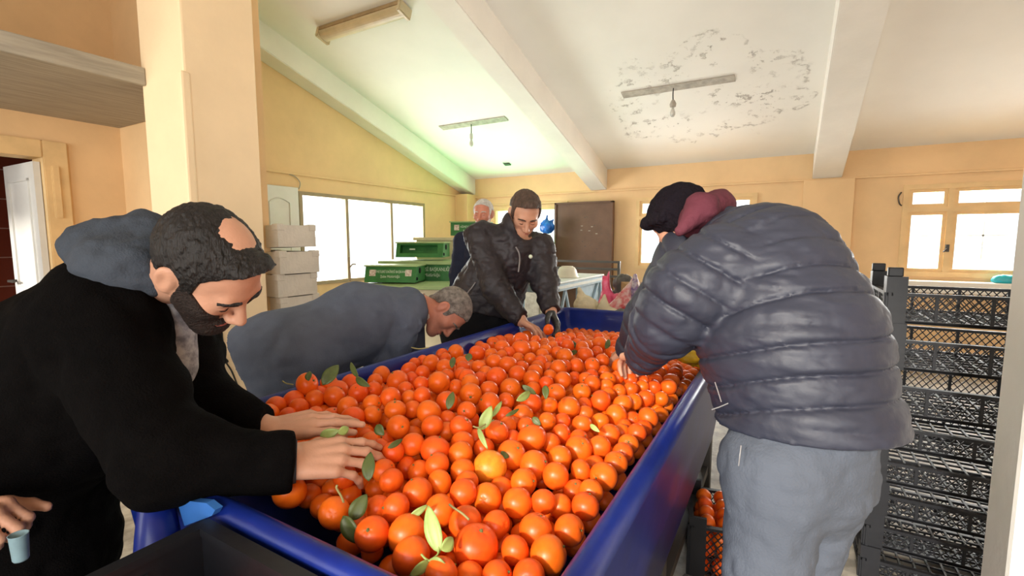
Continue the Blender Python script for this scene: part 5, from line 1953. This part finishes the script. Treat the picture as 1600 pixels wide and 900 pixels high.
# ================= man in black at the near corner (left of the frame)
def man_in_black():
    hc = P3(328, 420, 0.90)
    face = RTn * 0.60 - UPn * 0.76 + FWn * 0.10
    up = RTn * 0.62 + UPn * 0.42 - FWn * 0.42
    R = frame(face, up)
    hf = head_field(nose=1.02)
    sc_ = 0.97
    head = s_local(s_tf(lambda Q: hf(Q / sc_) * sc_, hc, R), hc, 0.165)
    sh = P3(150, 500, 0.90)          # near (right) shoulder
    fsh = P3(245, 480, 1.12)         # far shoulder
    chest = P3(185, 545, 1.02)
    hip = P3(-5, 700, 1.06)
    belly = P3(85, 615, 1.04)
    neck0 = P3(215, 440, 0.98)
    elb = P3(262, 722, 0.80)
    wr = P3(452, 722, 0.84)
    felb = P3(318, 640, 1.02)
    fwr = P3(418, 674, 0.97)
    # hands
    fw1 = nrm(P3(545, 712, 0.88) - wr)
    b1 = nrm(UPn * 0.80 - FWn * 0.55 + RTn * 0.15)
    s1 = UPn * 0.75 + FWn * 0.65
    h1 = hand_prims(wr, fw1, b1, s1, curl=(0.28, 0.36, 0.44, 0.50), thumb=0.35, s=0.99)
    fw2 = nrm(P3(520, 655, 0.99) - fwr)
    b2 = nrm(UPn * 0.9 - FWn * 0.35)
    s2 = -FWn - UPn * 0.2
    h2 = hand_prims(fwr, fw2, b2, s2, curl=(0.10, 0.14, 0.22, 0.3), thumb=0.2)
    torso = [s_cone(hip, belly, 0.12, 0.13), s_cone(belly, chest, 0.13, 0.13), s_cone(sh, fsh, 0.06, 0.06), s_cone(chest, neck0, 0.10, 0.06)]
    arms = limbs([sh, elb, wr], [0.05, 0.042, 0.030]) + limbs([fsh, felb, fwr], [0.05, 0.042, 0.030])
    neck = [s_cone(hc + R @ V((0, -0.030, -0.045)), neck0, 0.056, 0.062)]
    lo, hi = bounds([hip, belly, sh, fsh, hc, wr + fw1 * 0.2, fwr + fw2 * 0.2], 0.16)
    body_f = s_union([s_union(torso + arms + neck, 0.03), head], 0.012)
    body_f = s_union([body_f, s_hand(h1, wr, fw1), s_hand(h2, fwr, fw2)], 0.006)
    p = sdf_obj('person', body_f, lo, hi, 0.0032, M['skin'])
    tag(p, 'person with a dark beard in a black coat leaning over the oranges', 'person')
    head_parts(p, hc, R, hf, hair_field(0.006, (0.006, 0.86), 0.004, 0.0022, 3, bald=((-0.020, -0.004, 0.122), 0.040), freq=120, recede=0.50), 'hair_black', 'hair_black', beard=beard_field(hf, -0.002, 0.004), beard_m='beard', sc_=sc_)
    eyes(p, hc, R, sc_)
    # coat
    wd = fsh - sh
    tor = s_union([s_cone(hip, belly, 0.195, 0.20, wide=wd, ratio=1.10), s_cone(belly, chest, 0.20, 0.185, wide=wd, ratio=1.15), s_cone(sh, fsh, 0.095, 0.09), s_cone(chest, neck0, 0.15, 0.095), s_cone(hip, P3(45, 860, 1.08), 0.19, 0.17, wide=wd, ratio=1.1)], 0.06)
    slv = s_union(limbs([sh, elb, wr + fw1 * 0.012], [0.098, 0.074, 0.052]), 0.04)
    slv2 = s_union(limbs([fsh, felb, fwr + fw2 * 0.01], [0.09, 0.068, 0.046]), 0.04)
    slv = s_cut(slv, wr + fw1 * 0.006, fw1)
    slv2 = s_cut(slv2, fwr + fw2 * 0.004, fw2)
    coat = s_union([tor, slv, slv2], 0.035)
    coat = s_fold(coat, 0.016, (7, 7, 9), 3)
    # open collar
    fr = hc + R @ V((0, 0.02, -0.15))
    coat = s_sub(coat, s_cone(neck0 + nrm(RTn - UPn * 0.2) * 0.09, neck0 + nrm(RTn * 0.55 - UPn * 0.9) * 0.19, 0.042, 0.010), 0.02)
    coat = s_sub(coat, s_tf(s_ell((0, 0.0, 0.0), (0.092, 0.115, 0.135)), hc, R), 0.01)
    lo, hi = bounds([hip, belly, sh, fsh, elb, wr, neck0], 0.27)
    lo[2] = hip[2] - 0.40
    coat_o = sdf_obj('coat', coat, lo, hi, 0.0065, M['black_wool'], p)
    # shirt in the open collar
    sdf_obj('shirt', s_union([s_cone(neck0 + RTn * 0.02, P3(262, 590, 0.99), 0.080, 0.06)], 0.02), *bounds([neck0, P3(262, 590, 0.99)], 0.15), 0.006, M['shirt_grey'], p)
    # hood lying on the back
    hd = s_union([s_cone(P3(150, 388, 0.95), P3(225, 372, 0.97), 0.055, 0.052), s_cone(P3(225, 372, 0.97), P3(252, 425, 0.92), 0.052, 0.045),
                  s_cone(P3(150, 388, 0.95), P3(190, 430, 0.90), 0.05, 0.05), s_ell(P3(195, 415, 0.92), (0.09, 0.085, 0.06))], 0.03)
    hd = s_fold(hd, 0.012, (16, 16, 20), 8)
    hd = s_sub(hd, s_tf(s_ell((0, -0.008, 0.02), (0.088, 0.108, 0.11)), hc, R), 0.008)
    sdf_obj('hood', hd, *bounds([P3(150, 392, 1.0), P3(260, 400, 1.0), P3(190, 440, 0.94)], 0.14), 0.006, M['hood'], p)
    # knitted cuff
    bm = bmesh.new()
    add_tube(bm, [wr - fw1 * 0.012, wr + fw1 * 0.012], [0.041, 0.036], 20)
    obj('cuff', bm, M['hood'], coat_o, True)
    hx = V((hip[0], hip[1], 0))
    dv = nrm(np.array((wd[0], wd[1], 0)))
    fwd = nrm(np.cross(dv, ZU))
    fwd = fwd if fwd @ RTn > 0 else -fwd
    hl, hr = hip + dv * 0.1 - ZU * 0.10, hip - dv * 0.1 - ZU * 0.10
    trousers_shoes(p, hl, hr, hl * (1, 1, 0) + ZU * 0.47, hr * (1, 1, 0) + ZU * 0.47, hl * (1, 1, 0) - fwd * 0.02, hr * (1, 1, 0) - fwd * 0.02, 'navy', fwd, waist=hip)
    return p


man_in_black()


# ================= man in the charcoal puffer jacket (right of the frame)
def man_in_puffer():
    hip = P3(1260, 668, 1.10)
    mid = P3(1230, 535, 1.14)
    ch = P3(1190, 430, 1.22)
    nk = P3(1132, 366, 1.34)
    hc = P3(1064, 346, 1.45)
    R = frame(-RTn * 0.62 - UPn * 0.45 + FWn * 0.85, UPn * 0.80 - RTn * 0.50 + FWn * 0.1)
    hf = head_field()
    head = s_local(s_tf(lambda Q: hf(Q / 0.87) * 0.87, hc, R), hc, 0.16)
    sh = P3(1120, 425, 1.16)
    el = P3(1050, 520, 1.20)
    wr = P3(1004, 556, 1.42)
    fsh = P3(1085, 400, 1.45)
    fel = P3(1020, 500, 1.62)
    fwr = P3(985, 545, 1.72)
    fw1 = nrm(P3(975, 556, 1.56) - wr)
    h1 = hand_prims(wr, fw1, UPn - FWn * 0.3, FWn + RTn * .2, curl=(0.6, 0.65, 0.7, 0.75))
    fw2 = nrm(P3(972, 556, 1.80) - fwr)
    h2 = hand_prims(fwr, fw2, UPn, -FWn, curl=(0.6, 0.65, 0.7, 0.75))
    fs = [s_cone(hip, mid, 0.13, 0.14), s_cone(mid, ch, 0.14, 0.13), s_cone(ch, nk, 0.12, 0.06), s_cone(nk, hc, 0.06, 0.055)] + limbs([sh, el, wr], [0.05, 0.042, 0.03]) + limbs([fsh, fel, fwr], [0.05, 0.042, 0.03])
    body = s_union([s_union(fs, 0.03), head], 0.012)
    body = s_union([body, s_hand(h1, wr, fw1), s_hand(h2, fwr, fw2)], 0.006)
    lo, hi = bounds([hip, mid, ch, hc, wr, fwr, sh, fsh, wr + fw1 * 0.15, fwr + fw2 * .15], 0.16)
    p = sdf_obj('person', body, lo, hi, 0.0042, M['skin'])
    tag(p, 'person in a quilted charcoal puffer jacket seen from behind, reaching into the trough', 'person')
    # jacket: torso
    view = nrm(FWn * (1, 1, 0))
    hem = P3(1256, 716, 1.10)
    tor = s_union([s_cone(hem - ZU * 0.03, hip, 0.170, 0.176), s_cone(hip, mid, 0.176, 0.190), s_cone(mid, ch, 0.190, 0.180), s_cone(ch, nk, 0.175, 0.075)], 0.06)
    tor = quilt(tor, [hem - ZU * 0.1, hip, mid, ch, nk], 0.064, 0.0075, 0.0042, 0.03)
    tor = s_fold(tor, 0.0075, (9, 9, 30), 4)
    tor = s_cut(tor, P3(1268, 708, 1.10 - 0.19), nrm(nrm(hem - mid) * 0.4 - ZU * 0.6))
    s1 = s_union(limbs([P3(1132, 425, 1.17), P3(1076, 460, 1.17), P3(1038, 508, 1.20), wr], [0.120, 0.098, 0.074, 0.058]), 0.05)
    s1 = quilt(s1, [sh, el, wr], 0.060, 0.0065, 0.0042)
    s1 = s_fold(s1, 0.008, (13, 13, 22), 6)
    s1 = s_cut(s1, wr + fw1 * 0.002, fw1)
    s2 = s_union(limbs([fsh, fel, fwr], [0.11, 0.085, 0.055]), 0.05)
    s2 = quilt(s2, [fsh, fel, fwr], 0.082, 0.0065, 0.006)
    s2 = s_cut(s2, fwr + fw2 * 0.002, fw2)
    jk = s_union([tor, s1, s2], 0.018)
    lo, hi = bounds([hip, hem, mid, ch, nk, sh, el, wr, fsh, fwr], 0.26)
    jo = sdf_obj('puffer_jacket', jk, lo, hi, 0.0055, M['puffer'], p)
    # waistband hem
    # cap with a turned-up band
    cap = s_union([s_ell((0, -0.010, 0.040), (0.088, 0.108, 0.092)), s_cone((0.05, -0.03, -0.01), (0.045, -0.02, -0.07), 0.045, 0.035), s_cone((-0.05, -0.03, -0.01), (-0.045, -0.02, -0.07), 0.045, 0.035), s_cone((0, -0.06, 0), (0, -0.06, -0.07), 0.06, 0.05)], 0.03)
    band = s_union([s_cone((-0.05, 0.085, 0.055), (0.05, 0.085, 0.055), 0.022, 0.022), s_cone((0.05, 0.085, 0.055), (0.085, 0.0, 0.04), 0.022, 0.022), s_cone((-0.05, 0.085, 0.055), (-0.085, 0.0, 0.04), 0.022, 0.022)], 0.015)
    capf = s_union([cap, band], 0.01)
    c2 = capf

    def capc(Pq):
        d = c2(Pq) + 0.006 * vnoise(Pq, 38, 2) + 0.0015 * vnoise(Pq, 110, 5)
        face_open = 0.048 - np.sqrt((Pq[:, 0]) ** 2 + (Pq[:, 1] - 0.085) ** 2 * 0.8 + (Pq[:, 2] + 0.045) ** 2 * 0.8)
        return np.maximum(d, face_open)
    sdf_obj('cap', s_tf(lambda Q: capc(Q / 0.87) * 0.87, hc, R), hc - 0.2, hc + 0.2, 0.0045, M['fleece_black'], p)
    # maroon hood bunched behind the neck
    hd = s_union([s_cone(P3(1126, 316, 1.34), P3(1096, 326, 1.30), 0.030, 0.042), s_cone(P3(1096, 326, 1.30), P3(1062, 362, 1.27), 0.042, 0.016), s_cone(P3(1122, 322, 1.38), P3(1090, 345, 1.34), 0.05, 0.055)], 0.02)
    hd = s_fold(hd, 0.006, (18, 18, 24), 7)
    sdf_obj('hood', hd, *bounds([P3(1130, 312, 1.34), P3(1060, 350, 1.3), P3(1100, 335, 1.4)], 0.12), 0.005, M['maroon'], p)
    # pocket zip and draw-cord
    bm = bmesh.new()
    add_tube(bm, [P3(1117, 597, 0.985), P3(1122, 612, 0.98), P3(1127, 628, 0.975)], 0.0012, 6)
    obj('zip', bm, M['zip'], jo)
    bm = bmesh.new()
    add_tube(bm, [P3(1112, 640, 0.965), P3(1124, 636, 0.96), P3(1138, 630, 0.955)], 0.0012, 6)
    obj('zip_pull', bm, M['zip'], jo)
    bm = bmesh.new()
    add_tube(bm, smooth_path([P3(1158, 696, 0.93), P3(1156, 712, 0.925), P3(1154, 728, 0.925)], 4), 0.0012, 6)
    obj('drawcord', bm, M['zip'], jo)
    # trousers
    hl, hr = P3(1212, 735, 1.05), P3(1284, 735, 1.16)
    kl, kr = P3(1190, 905, 1.01), P3(1218, 880, 1.17)
    fl = V((kl[0] + 0.02, kl[1] + 0.02, 0))
    fr = V((kr[0] + 0.02, kr[1] + 0.03, 0))
    trousers_shoes(p, hl, hr, kl - ZU * 0.18, kr - ZU * 0.18, fl, fr, 'trouser_grey', -RTn * (1, 1, 0) + FWn * (0.4, 0.4, 0), r=(0.102, 0.085, 0.072), h=0.006, waist=hip - ZU * 0.03, fold=0.012)
    return p


man_in_puffer()


# ================= man in the slate jacket bending down beyond the trough
def man_in_slate():
    hip = P3(452, 560, 1.84)
    sh0 = P3(560, 505, 2.06)
    nk = P3(655, 482, 2.20)
    hc = P3(700, 487, 2.24)
    R = frame(RTn * 0.30 - UPn * 0.92 - FWn * 0.25, RTn * 0.90 + UPn * 0.30)
    hf = head_field()
    head = s_local(s_tf(lambda Q: hf(Q / 0.97) * 0.97, hc, R), hc, 0.16)
    sh = P3(618, 500, 2.08)
    el = P3(600, 590, 2.05)
    wr = P3(600, 680, 2.10)
    fsh = P3(630, 500, 2.27)
    fel = P3(640, 590, 2.28)
    fwr = P3(635, 670, 2.28)
    dn = nrm((0, 0, -1))
    h1 = hand_prims(wr, dn, -FWn, RTn, curl=(0.5,) * 4)
    h2 = hand_prims(fwr, dn, FWn, RTn, curl=(0.5,) * 4)
    fs = [s_cone(hip, sh0, 0.12, 0.12), s_cone(sh0, nk, 0.11, 0.06), s_cone(nk, hc - R[:, 2] * 0.03, 0.058, 0.055)] + limbs([sh, el, wr], [0.05, 0.04, 0.03]) + limbs([fsh, fel, fwr], [0.05, 0.04, 0.03])
    body = s_union([s_union(fs, 0.03), head], 0.012)
    body = s_union([body, s_hand(h1, wr, dn), s_hand(h2, fwr, dn)], 0.006)
    lo, hi = bounds([hip, sh0, hc, wr + dn * .2, fwr + dn * .2, sh, fsh], 0.16)
    p = sdf_obj('person', body, lo, hi, 0.0045, M['skin_red'])
    tag(p, 'person with grey hair in a slate blue jacket bending down behind the trough', 'person')
    head_parts(p, hc, R, hf, hair_field(0.006, (0.012, 0.80), 0, 0.0015, 5, freq=130), 'hair_grey', 'hair_grey', h=0.003, sc_=0.97)
    wd = fsh - sh
    tail = P3(405, 548, 1.80)
    tor = s_union([s_cone(tail, hip, 0.13, 0.16, wide=wd, ratio=1.15), s_cone(P3(440, 625, 1.80), hip, 0.165, 0.165, wide=wd, ratio=1.15), s_cone(hip, sh0, 0.175, 0.165, wide=wd, ratio=1.2), s_cone(sh0, P3(632, 488, 2.18), 0.16, 0.115, wide=wd, ratio=1.3)], 0.06)
    tor = s_fold(tor, 0.013, (6, 6, 8), 12)
    tor = s_cut(tor, P3(408, 574, 1.80), -RTn * 0.85 - UPn * 0.52)
    slv = s_union(limbs([P3(622, 500, 2.06), el, wr - dn * 0.0], [0.105, 0.082, 0.052]), 0.04)
    slv = s_cut(s_fold(slv, 0.020, (10, 10, 8), 14), wr - dn * 0.002, dn)
    slv2 = s_cut(s_union(limbs([fsh, fel, fwr], [0.10, 0.08, 0.052]), 0.04), fwr, dn)
    jk = s_union([tor, slv, slv2], 0.02)
    jk = s_sub(jk, s_cone(hc, nk + R[:, 2] * 0.02, 0.11, 0.068), 0.01)
    lo, hi = bounds([tail, hip, sh0, nk, wr, fwr, P3(425, 600, 1.78)], 0.24)
    sdf_obj('jacket', jk, lo, hi, 0.007, M['blue_wool'], p)
    col_f = s_sub(s_cone(nk - R[:, 2] * 0.015, nk + R[:, 2] * 0.012, 0.078, 0.070), s_cone(nk - R[:, 2] * 0.1, nk + R[:, 2] * 0.1, 0.060, 0.060), 0.003)
    sdf_obj('collar', col_f, nk - 0.15, nk + 0.15, 0.005, M['white_cloth'], p)
    fwd = nrm(wd * (1, 1, 0))
    ax = nrm((nk - hip) * (1, 1, 0))
    b = V((hip[0], hip[1], 0)) + ax * 0.06
    hl, hr = b + ZU * 0.86 + fwd * 0.1, b + ZU * 0.86 - fwd * 0.1
    trousers_shoes(p, hl, hr, b + ZU * 0.46 + fwd * 0.1 + ax * .04, b + ZU * 0.46 - fwd * 0.1 + ax * .04, b + fwd * 0.1, b - fwd * 0.1, 'black_cloth', ax, waist=hip)
    return p


man_in_slate()


# ================= man in the plum jacket at the far corner
def man_in_plum():
    hc = V((-1.241, 2.298, 1.521))
    R = frame((0.488, -0.603, -0.631), (0.436, -0.457, 0.775))
    hf = head_field(full=1.1)
    head = s_local(s_tf(hf, hc, R), hc, 0.16)
    hip = P3(745, 515, 2.80)
    belly = P3(762, 460, 2.78)
    ch = P3(793, 400, 2.68)
    nk = P3(806, 366, 2.62)
    sh = P3(752, 372, 2.62)       # his right shoulder, nearer to the camera
    el = P3(775, 450, 2.52)
    wr = P3(815, 502, 2.44)
    fsh = P3(843, 388, 2.66)
    fel = P3(852, 440, 2.62)
    fwr = P3(861, 487, 2.50)
    fw1 = nrm(P3(852, 522, 2.38) - wr)
    h1 = hand_prims(wr, fw1, UPn + FWn * 0.1 + RTn * 0.3, FWn, curl=(0.25, 0.3, 0.35, 0.4), thumb=0.5)
    fw2 = nrm(P3(875, 518, 2.42) - fwr)
    h2 = hand_prims(fwr, fw2, RTn + UPn * 0.3, -FWn * 0.8 - RTn * .2, curl=(0.3, 0.35, 0.4, 0.45), thumb=0.5)
    fs = [s_cone(hip, belly, 0.12, 0.13), s_cone(belly, ch, 0.13, 0.12), s_cone(ch, nk, 0.11, 0.065), s_cone(nk, hc + R @ V((0, -0.03, -0.05)), 0.062, 0.058), s_cone(sh, fsh, 0.055, 0.055)] + limbs([sh, el, wr], [0.05, 0.043, 0.031]) + limbs([fsh, fel, fwr], [0.05, 0.043, 0.031])
    body = s_union([s_union(fs, 0.03), head], 0.012)
    body = s_union([body, s_hand(h1, wr, fw1), s_hand(h2, fwr, fw2)], 0.006)
    lo, hi = bounds([hip, belly, ch, hc, sh, fsh, wr + fw1 * .18, fwr + fw2 * .18], 0.16)
    p = sdf_obj('person', body, lo, hi, 0.004, M['skin'])
    tag(p, 'person with short brown hair in a dark plum jacket sorting at the far corner', 'person')
    head_parts(p, hc, R, hf, hair_field(0.009, (0.046, 0.60), 0.012, 0.0025, 6, freq=110), 'hair_brown', 'hair_brown', h=0.003, beard=beard_field(hf, -0.055, 0.0012), beard_m='hair_brown')
    eyes(p, hc, R)
    wd = fsh - sh
    tor = s_union([s_cone(P3(752, 497, 2.78), belly, 0.165, 0.172, wide=wd, ratio=1.12), s_cone(belly, ch, 0.172, 0.150, wide=wd, ratio=1.2), s_cone(ch, nk, 0.14, 0.09), s_cone(sh, fsh, 0.085, 0.08)], 0.05)
    tor = s_cut(tor, P3(752, 492, 2.62), nrm(P3(748, 520, 2.78) - belly))
    s1 = s_cut(s_union(limbs([sh, el, wr], [0.095, 0.075, 0.055]), 0.04), wr + fw1 * 0.002, fw1)
    s2 = s_cut(s_union(limbs([fsh, fel, fwr], [0.09, 0.075, 0.05]), 0.04), fwr + fw2 * 0.002, fw2)
    jk = s_fold(s_union([tor, s1, s2], 0.022), 0.016, (10, 10, 14), 21)
    coll = s_cone(nk - R[:, 2] * 0.02, nk + R[:, 2] * 0.055 - R[:, 1] * 0.01, 0.098, 0.088)
    jk = s_union([jk, coll], 0.015)
    jk = s_sub(jk, s_cone(nk + R[:, 2] * 0.0, hc, 0.072, 0.088), 0.008)
    jk = s_sub(jk, s_tf(s_ell((0, 0.02, -0.02), (0.092, 0.115, 0.12)), hc, R), 0.01)
    lo, hi = bounds([hip, belly, ch, nk, hc, sh, fsh, wr, fwr], 0.22)
    jo = sdf_obj('jacket', jk, lo, hi, 0.006, M['plum_nylon'], p)
    bm = bmesh.new()
    add_tube(bm, smooth_path([P3(806, 386, 2.45), P3(811, 396, 2.46), P3(812, 408, 2.47), P3(810, 425, 2.48)], 4), 0.004, 6)
    obj('zip', bm, M['zip'], jo)
    bm = bmesh.new()
    bmesh.ops.create_uvsphere(bm, u_segments=12, v_segments=8, radius=0.011, matrix=Matrix.Translation(at(829, 401, 2.50)))
    obj('badge', bm, M['letter'], jo, True)
    bm = bmesh.new()
    add_tube(bm, [P3(730, 458, 2.60), P3(737, 450, 2.60), P3(743, 441, 2.60)], 0.0035, 6)
    obj('pocket_zip', bm, M['zip'], jo)
    # black glove on the far hand
    gl = s_cut(s_union([s_union(hand_prims(fwr, fw2, RTn + UPn * 0.3, -FWn * 0.8 - RTn * .2, curl=(0.3, 0.35, 0.4, 0.45), thumb=0.5), 0.006)], 0.0), fwr + fw2 * 0.022, -fw2)
    glf = lambda Q: gl(Q) - 0.0025
    sdf_obj('glove', glf, *bounds([fwr, fwr + fw2 * 0.2], 0.1), 0.0035, M['glove'], p)
    dv = nrm(wd * (1, 1, 0))
    b = V((hip[0], hip[1], 0))
    fwd = nrm(R[:, 1] * (1, 1, 0))
    hl, hr = b + ZU * 0.87 + dv * 0.1, b + ZU * 0.87 - dv * 0.1
    trousers_shoes(p, hl, hr, b + ZU * 0.47 + dv * 0.11, b + ZU * 0.47 - dv * 0.11, b + dv * 0.12, b - dv * 0.12, 'black_cloth', fwd, waist=belly, r=(0.11, 0.085, 0.065))
    return p


man_in_plum()


# ================= white-haired man standing behind
def man_behind():
    hc = P3(755, 334, 4.0)
    R = frame(-FWn * (0.9, 0.9, 0) - RTn * 0.25 - ZU * 0.12, ZU)
    hf = head_field(full=1.08)
    head = s_local(s_tf(hf, hc, R), hc, 0.16)
    x, y, f = R[:, 0], R[:, 1], nrm(R[:, 1] * (1, 1, 0))
    b = V((hc[0], hc[1], 0)) - f * 0.03
    nk = b + ZU * (hc[2] - 0.17)
    hip = b + ZU * 0.92
    ch = b + ZU * (hc[2] - 0.36)
    s = nrm(np.cross(f, ZU))
    shl, shr = nk + s * 0.19 - ZU * 0.06, nk - s * 0.19 - ZU * 0.06
    al, ar = b + s * 0.25 + ZU * 1.08, b - s * 0.25 + ZU * 1.08
    wl, wr = b + s * 0.24 + f * 0.08 + ZU * 0.84, b - s * 0.24 + f * 0.08 + ZU * 0.84
    dn = V((0, 0, -1))
    h1, h2 = hand_prims(wl, dn, s, f, curl=(0.3,) * 4), hand_prims(wr, dn, -s, f, curl=(0.3,) * 4)
    fs = [s_cone(hip, ch, 0.12, 0.13), s_cone(ch, nk, 0.11, 0.06), s_cone(nk, hc - R[:, 2] * 0.05, 0.06, 0.056), s_cone(shl, shr, 0.05, 0.05)] + limbs([shl, al, wl], [0.05, 0.04, 0.03]) + limbs([shr, ar, wr], [0.05, 0.04, 0.03])
    body = s_union([s_union(fs, 0.03), head], 0.012)
    body = s_union([body, s_hand(h1, wl, dn), s_hand(h2, wr, dn)], 0.006)
    lo, hi = bounds([hip, hc, shl, shr, wl + dn * 0.2, wr + dn * .2], 0.16)
    p = sdf_obj('person', body, lo, hi, 0.005, M['skin_red'])
    tag(p, 'person with white hair in a navy coat standing behind the man in plum', 'person')
    head_parts(p, hc, R, hf, hair_field(0.006, (0.030, 0.75), 0, 0.0015, 4, freq=120), 'hair_white', 'hair_white', h=0.0035, beard=beard_field(hf, -0.050, 0.0012), beard_m='hair_white')
    eyes(p, hc, R)
    jk = s_union([s_cone(hip - ZU * 0.05, ch, 0.155, 0.165, wide=s, ratio=1.15), s_cone(ch, nk, 0.155, 0.085), s_cone(shl, shr, 0.075, 0.075)] + limbs([shl, al, wl], [0.085, 0.07, 0.055]) + limbs([shr, ar, wr], [0.085, 0.07, 0.055]), 0.04)
    jk = s_cut(s_fold(jk, 0.010, (9, 9, 11), 31), b + ZU * 0.835, dn)
    jk = s_sub(jk, s_cone(nk + ZU * 0.01, hc, 0.066, 0.08), 0.01)
    lo, hi = bounds([hip, nk, shl, shr, wl, wr], 0.22)
    sdf_obj('coat', jk, lo, hi, 0.009, M['navy'], p)
    trousers_shoes(p, hip + s * 0.1 - ZU * .05, hip - s * 0.1 - ZU * .05, b + s * 0.1 + ZU * 0.47, b - s * 0.1 + ZU * 0.47, b + s * 0.12, b - s * 0.12, 'black_cloth', f, waist=hip)
    return p


man_behind()


# ================= helper at the near-left edge, only a sleeve and a hand with a cup reach into the frame
def man_at_edge():
    wr = P3(-92, 806, 0.80)
    el = P3(-210, 770, 0.84)
    sh = P3(-400, 520, 0.84)
    fw1 = nrm(P3(70, 816, 0.78) - wr)
    h1 = hand_prims(wr, fw1, UPn - FWn * 0.45, FWn * 0.8 + UPn * 0.3, curl=(1.15, 1.2, 1.2, 1.2), thumb=0.6)
    ch = sh + V((-0.20, -0.22, -0.12))
    hip = V((ch[0] - 0.05, ch[1] - 0.10, 0.93))
    nk = ch + V((0.03, 0.0, 0.20))
    hc = nk + V((0.05, 0.04, 0.16))
    fdir = nrm((0.75, 0.6, -0.35))
    R = frame(fdir, (0.2, 0.2, 1))
    sd = nrm(np.cross(nrm(fdir * (1, 1, 0)), ZU))
    osh = ch - (sh - ch) * (0.8, 0.8, 0) + V((0, 0, 0.1))
    oel = osh + V((-0.05, 0.02, -0.30))
    owr = oel + V((0.06, 0.14, -0.22))
    dn = V((0, 0, -1))
    h2 = hand_prims(owr, dn, -sd, fdir * (1, 1, 0), curl=(0.3,) * 4)
    hf = head_field()
    fs = [s_cone(hip, ch, 0.12, 0.13), s_cone(ch, nk, 0.11, 0.06), s_cone(nk, hc - R[:, 2] * 0.05, 0.06, 0.056), s_cone(osh, sh, 0.05, 0.05)] + limbs([sh, el, wr], [0.05, 0.042, 0.028]) + limbs([osh, oel, owr], [0.05, 0.042, 0.03])
    body = s_union([s_union(fs, 0.03), s_local(s_tf(hf, hc, R), hc, 0.16)], 0.012)
    body = s_union([body, s_hand(h1, wr, fw1), s_hand(h2, owr, dn)], 0.006)
    lo, hi = bounds([hip, hc, sh, osh, wr + fw1 * 0.2, owr + dn * .2], 0.16)
    p = sdf_obj('person', body, lo, hi, 0.0045, M['skin'])
    tag(p, 'person at the frame edge with one hand out over a pale cup', 'person')
    head_parts(p, hc, R, hf, hair_field(0.010, (0.016, 0.80), 0, 0.005, 5), 'hair_black', 'hair_black', h=0.004)
    jk = s_union([s_cone(hip, ch, 0.16, 0.165), s_cone(ch, nk, 0.15, 0.085), s_cone(osh, sh, 0.08, 0.08)] + limbs([osh, oel, owr], [0.085, 0.07, 0.05]), 0.04)
    slv = s_cut(s_union(limbs([sh, el, wr], [0.085, 0.068, 0.045]), 0.03), wr + fw1 * 0.0, fw1)
    jk = s_cut(s_union([jk, slv], 0.03), hip - ZU * 0.10, dn)
    jk = s_sub(s_fold(jk, 0.010, (9, 9, 11), 41), s_cone(nk + ZU * 0.01, hc, 0.066, 0.08), 0.01)
    lo, hi = bounds([hip, nk, sh, osh, el, wr, owr], 0.22)
    sdf_obj('jacket', jk, lo, hi, 0.009, M['brown_cloth'], p)
    b = V((hip[0], hip[1], 0))
    f = nrm(fdir * (1, 1, 0))
    trousers_shoes(p, hip + sd * 0.1 - ZU * .05, hip - sd * 0.1 - ZU * .05, b + sd * 0.1 + ZU * 0.47, b - sd * 0.1 + ZU * 0.47, b + sd * 0.12, b - sd * 0.12, 'black_cloth', f, waist=hip, h=0.012)
    cpos = P3(30, 848, 0.78)
    bm = bmesh.new()
    lathe(bm, [(0.009, -0.030), (0.0105, -0.027), (0.0125, 0.013), (0.0133, 0.015), (0.0118, 0.015), (0.009, -0.022)], 20, Matrix.Translation(cpos))
    tag(obj('paper_cup', bm, M['cup'], None, True), 'small pale blue cup under the hand at the frame edge', 'cup')


man_at_edge()
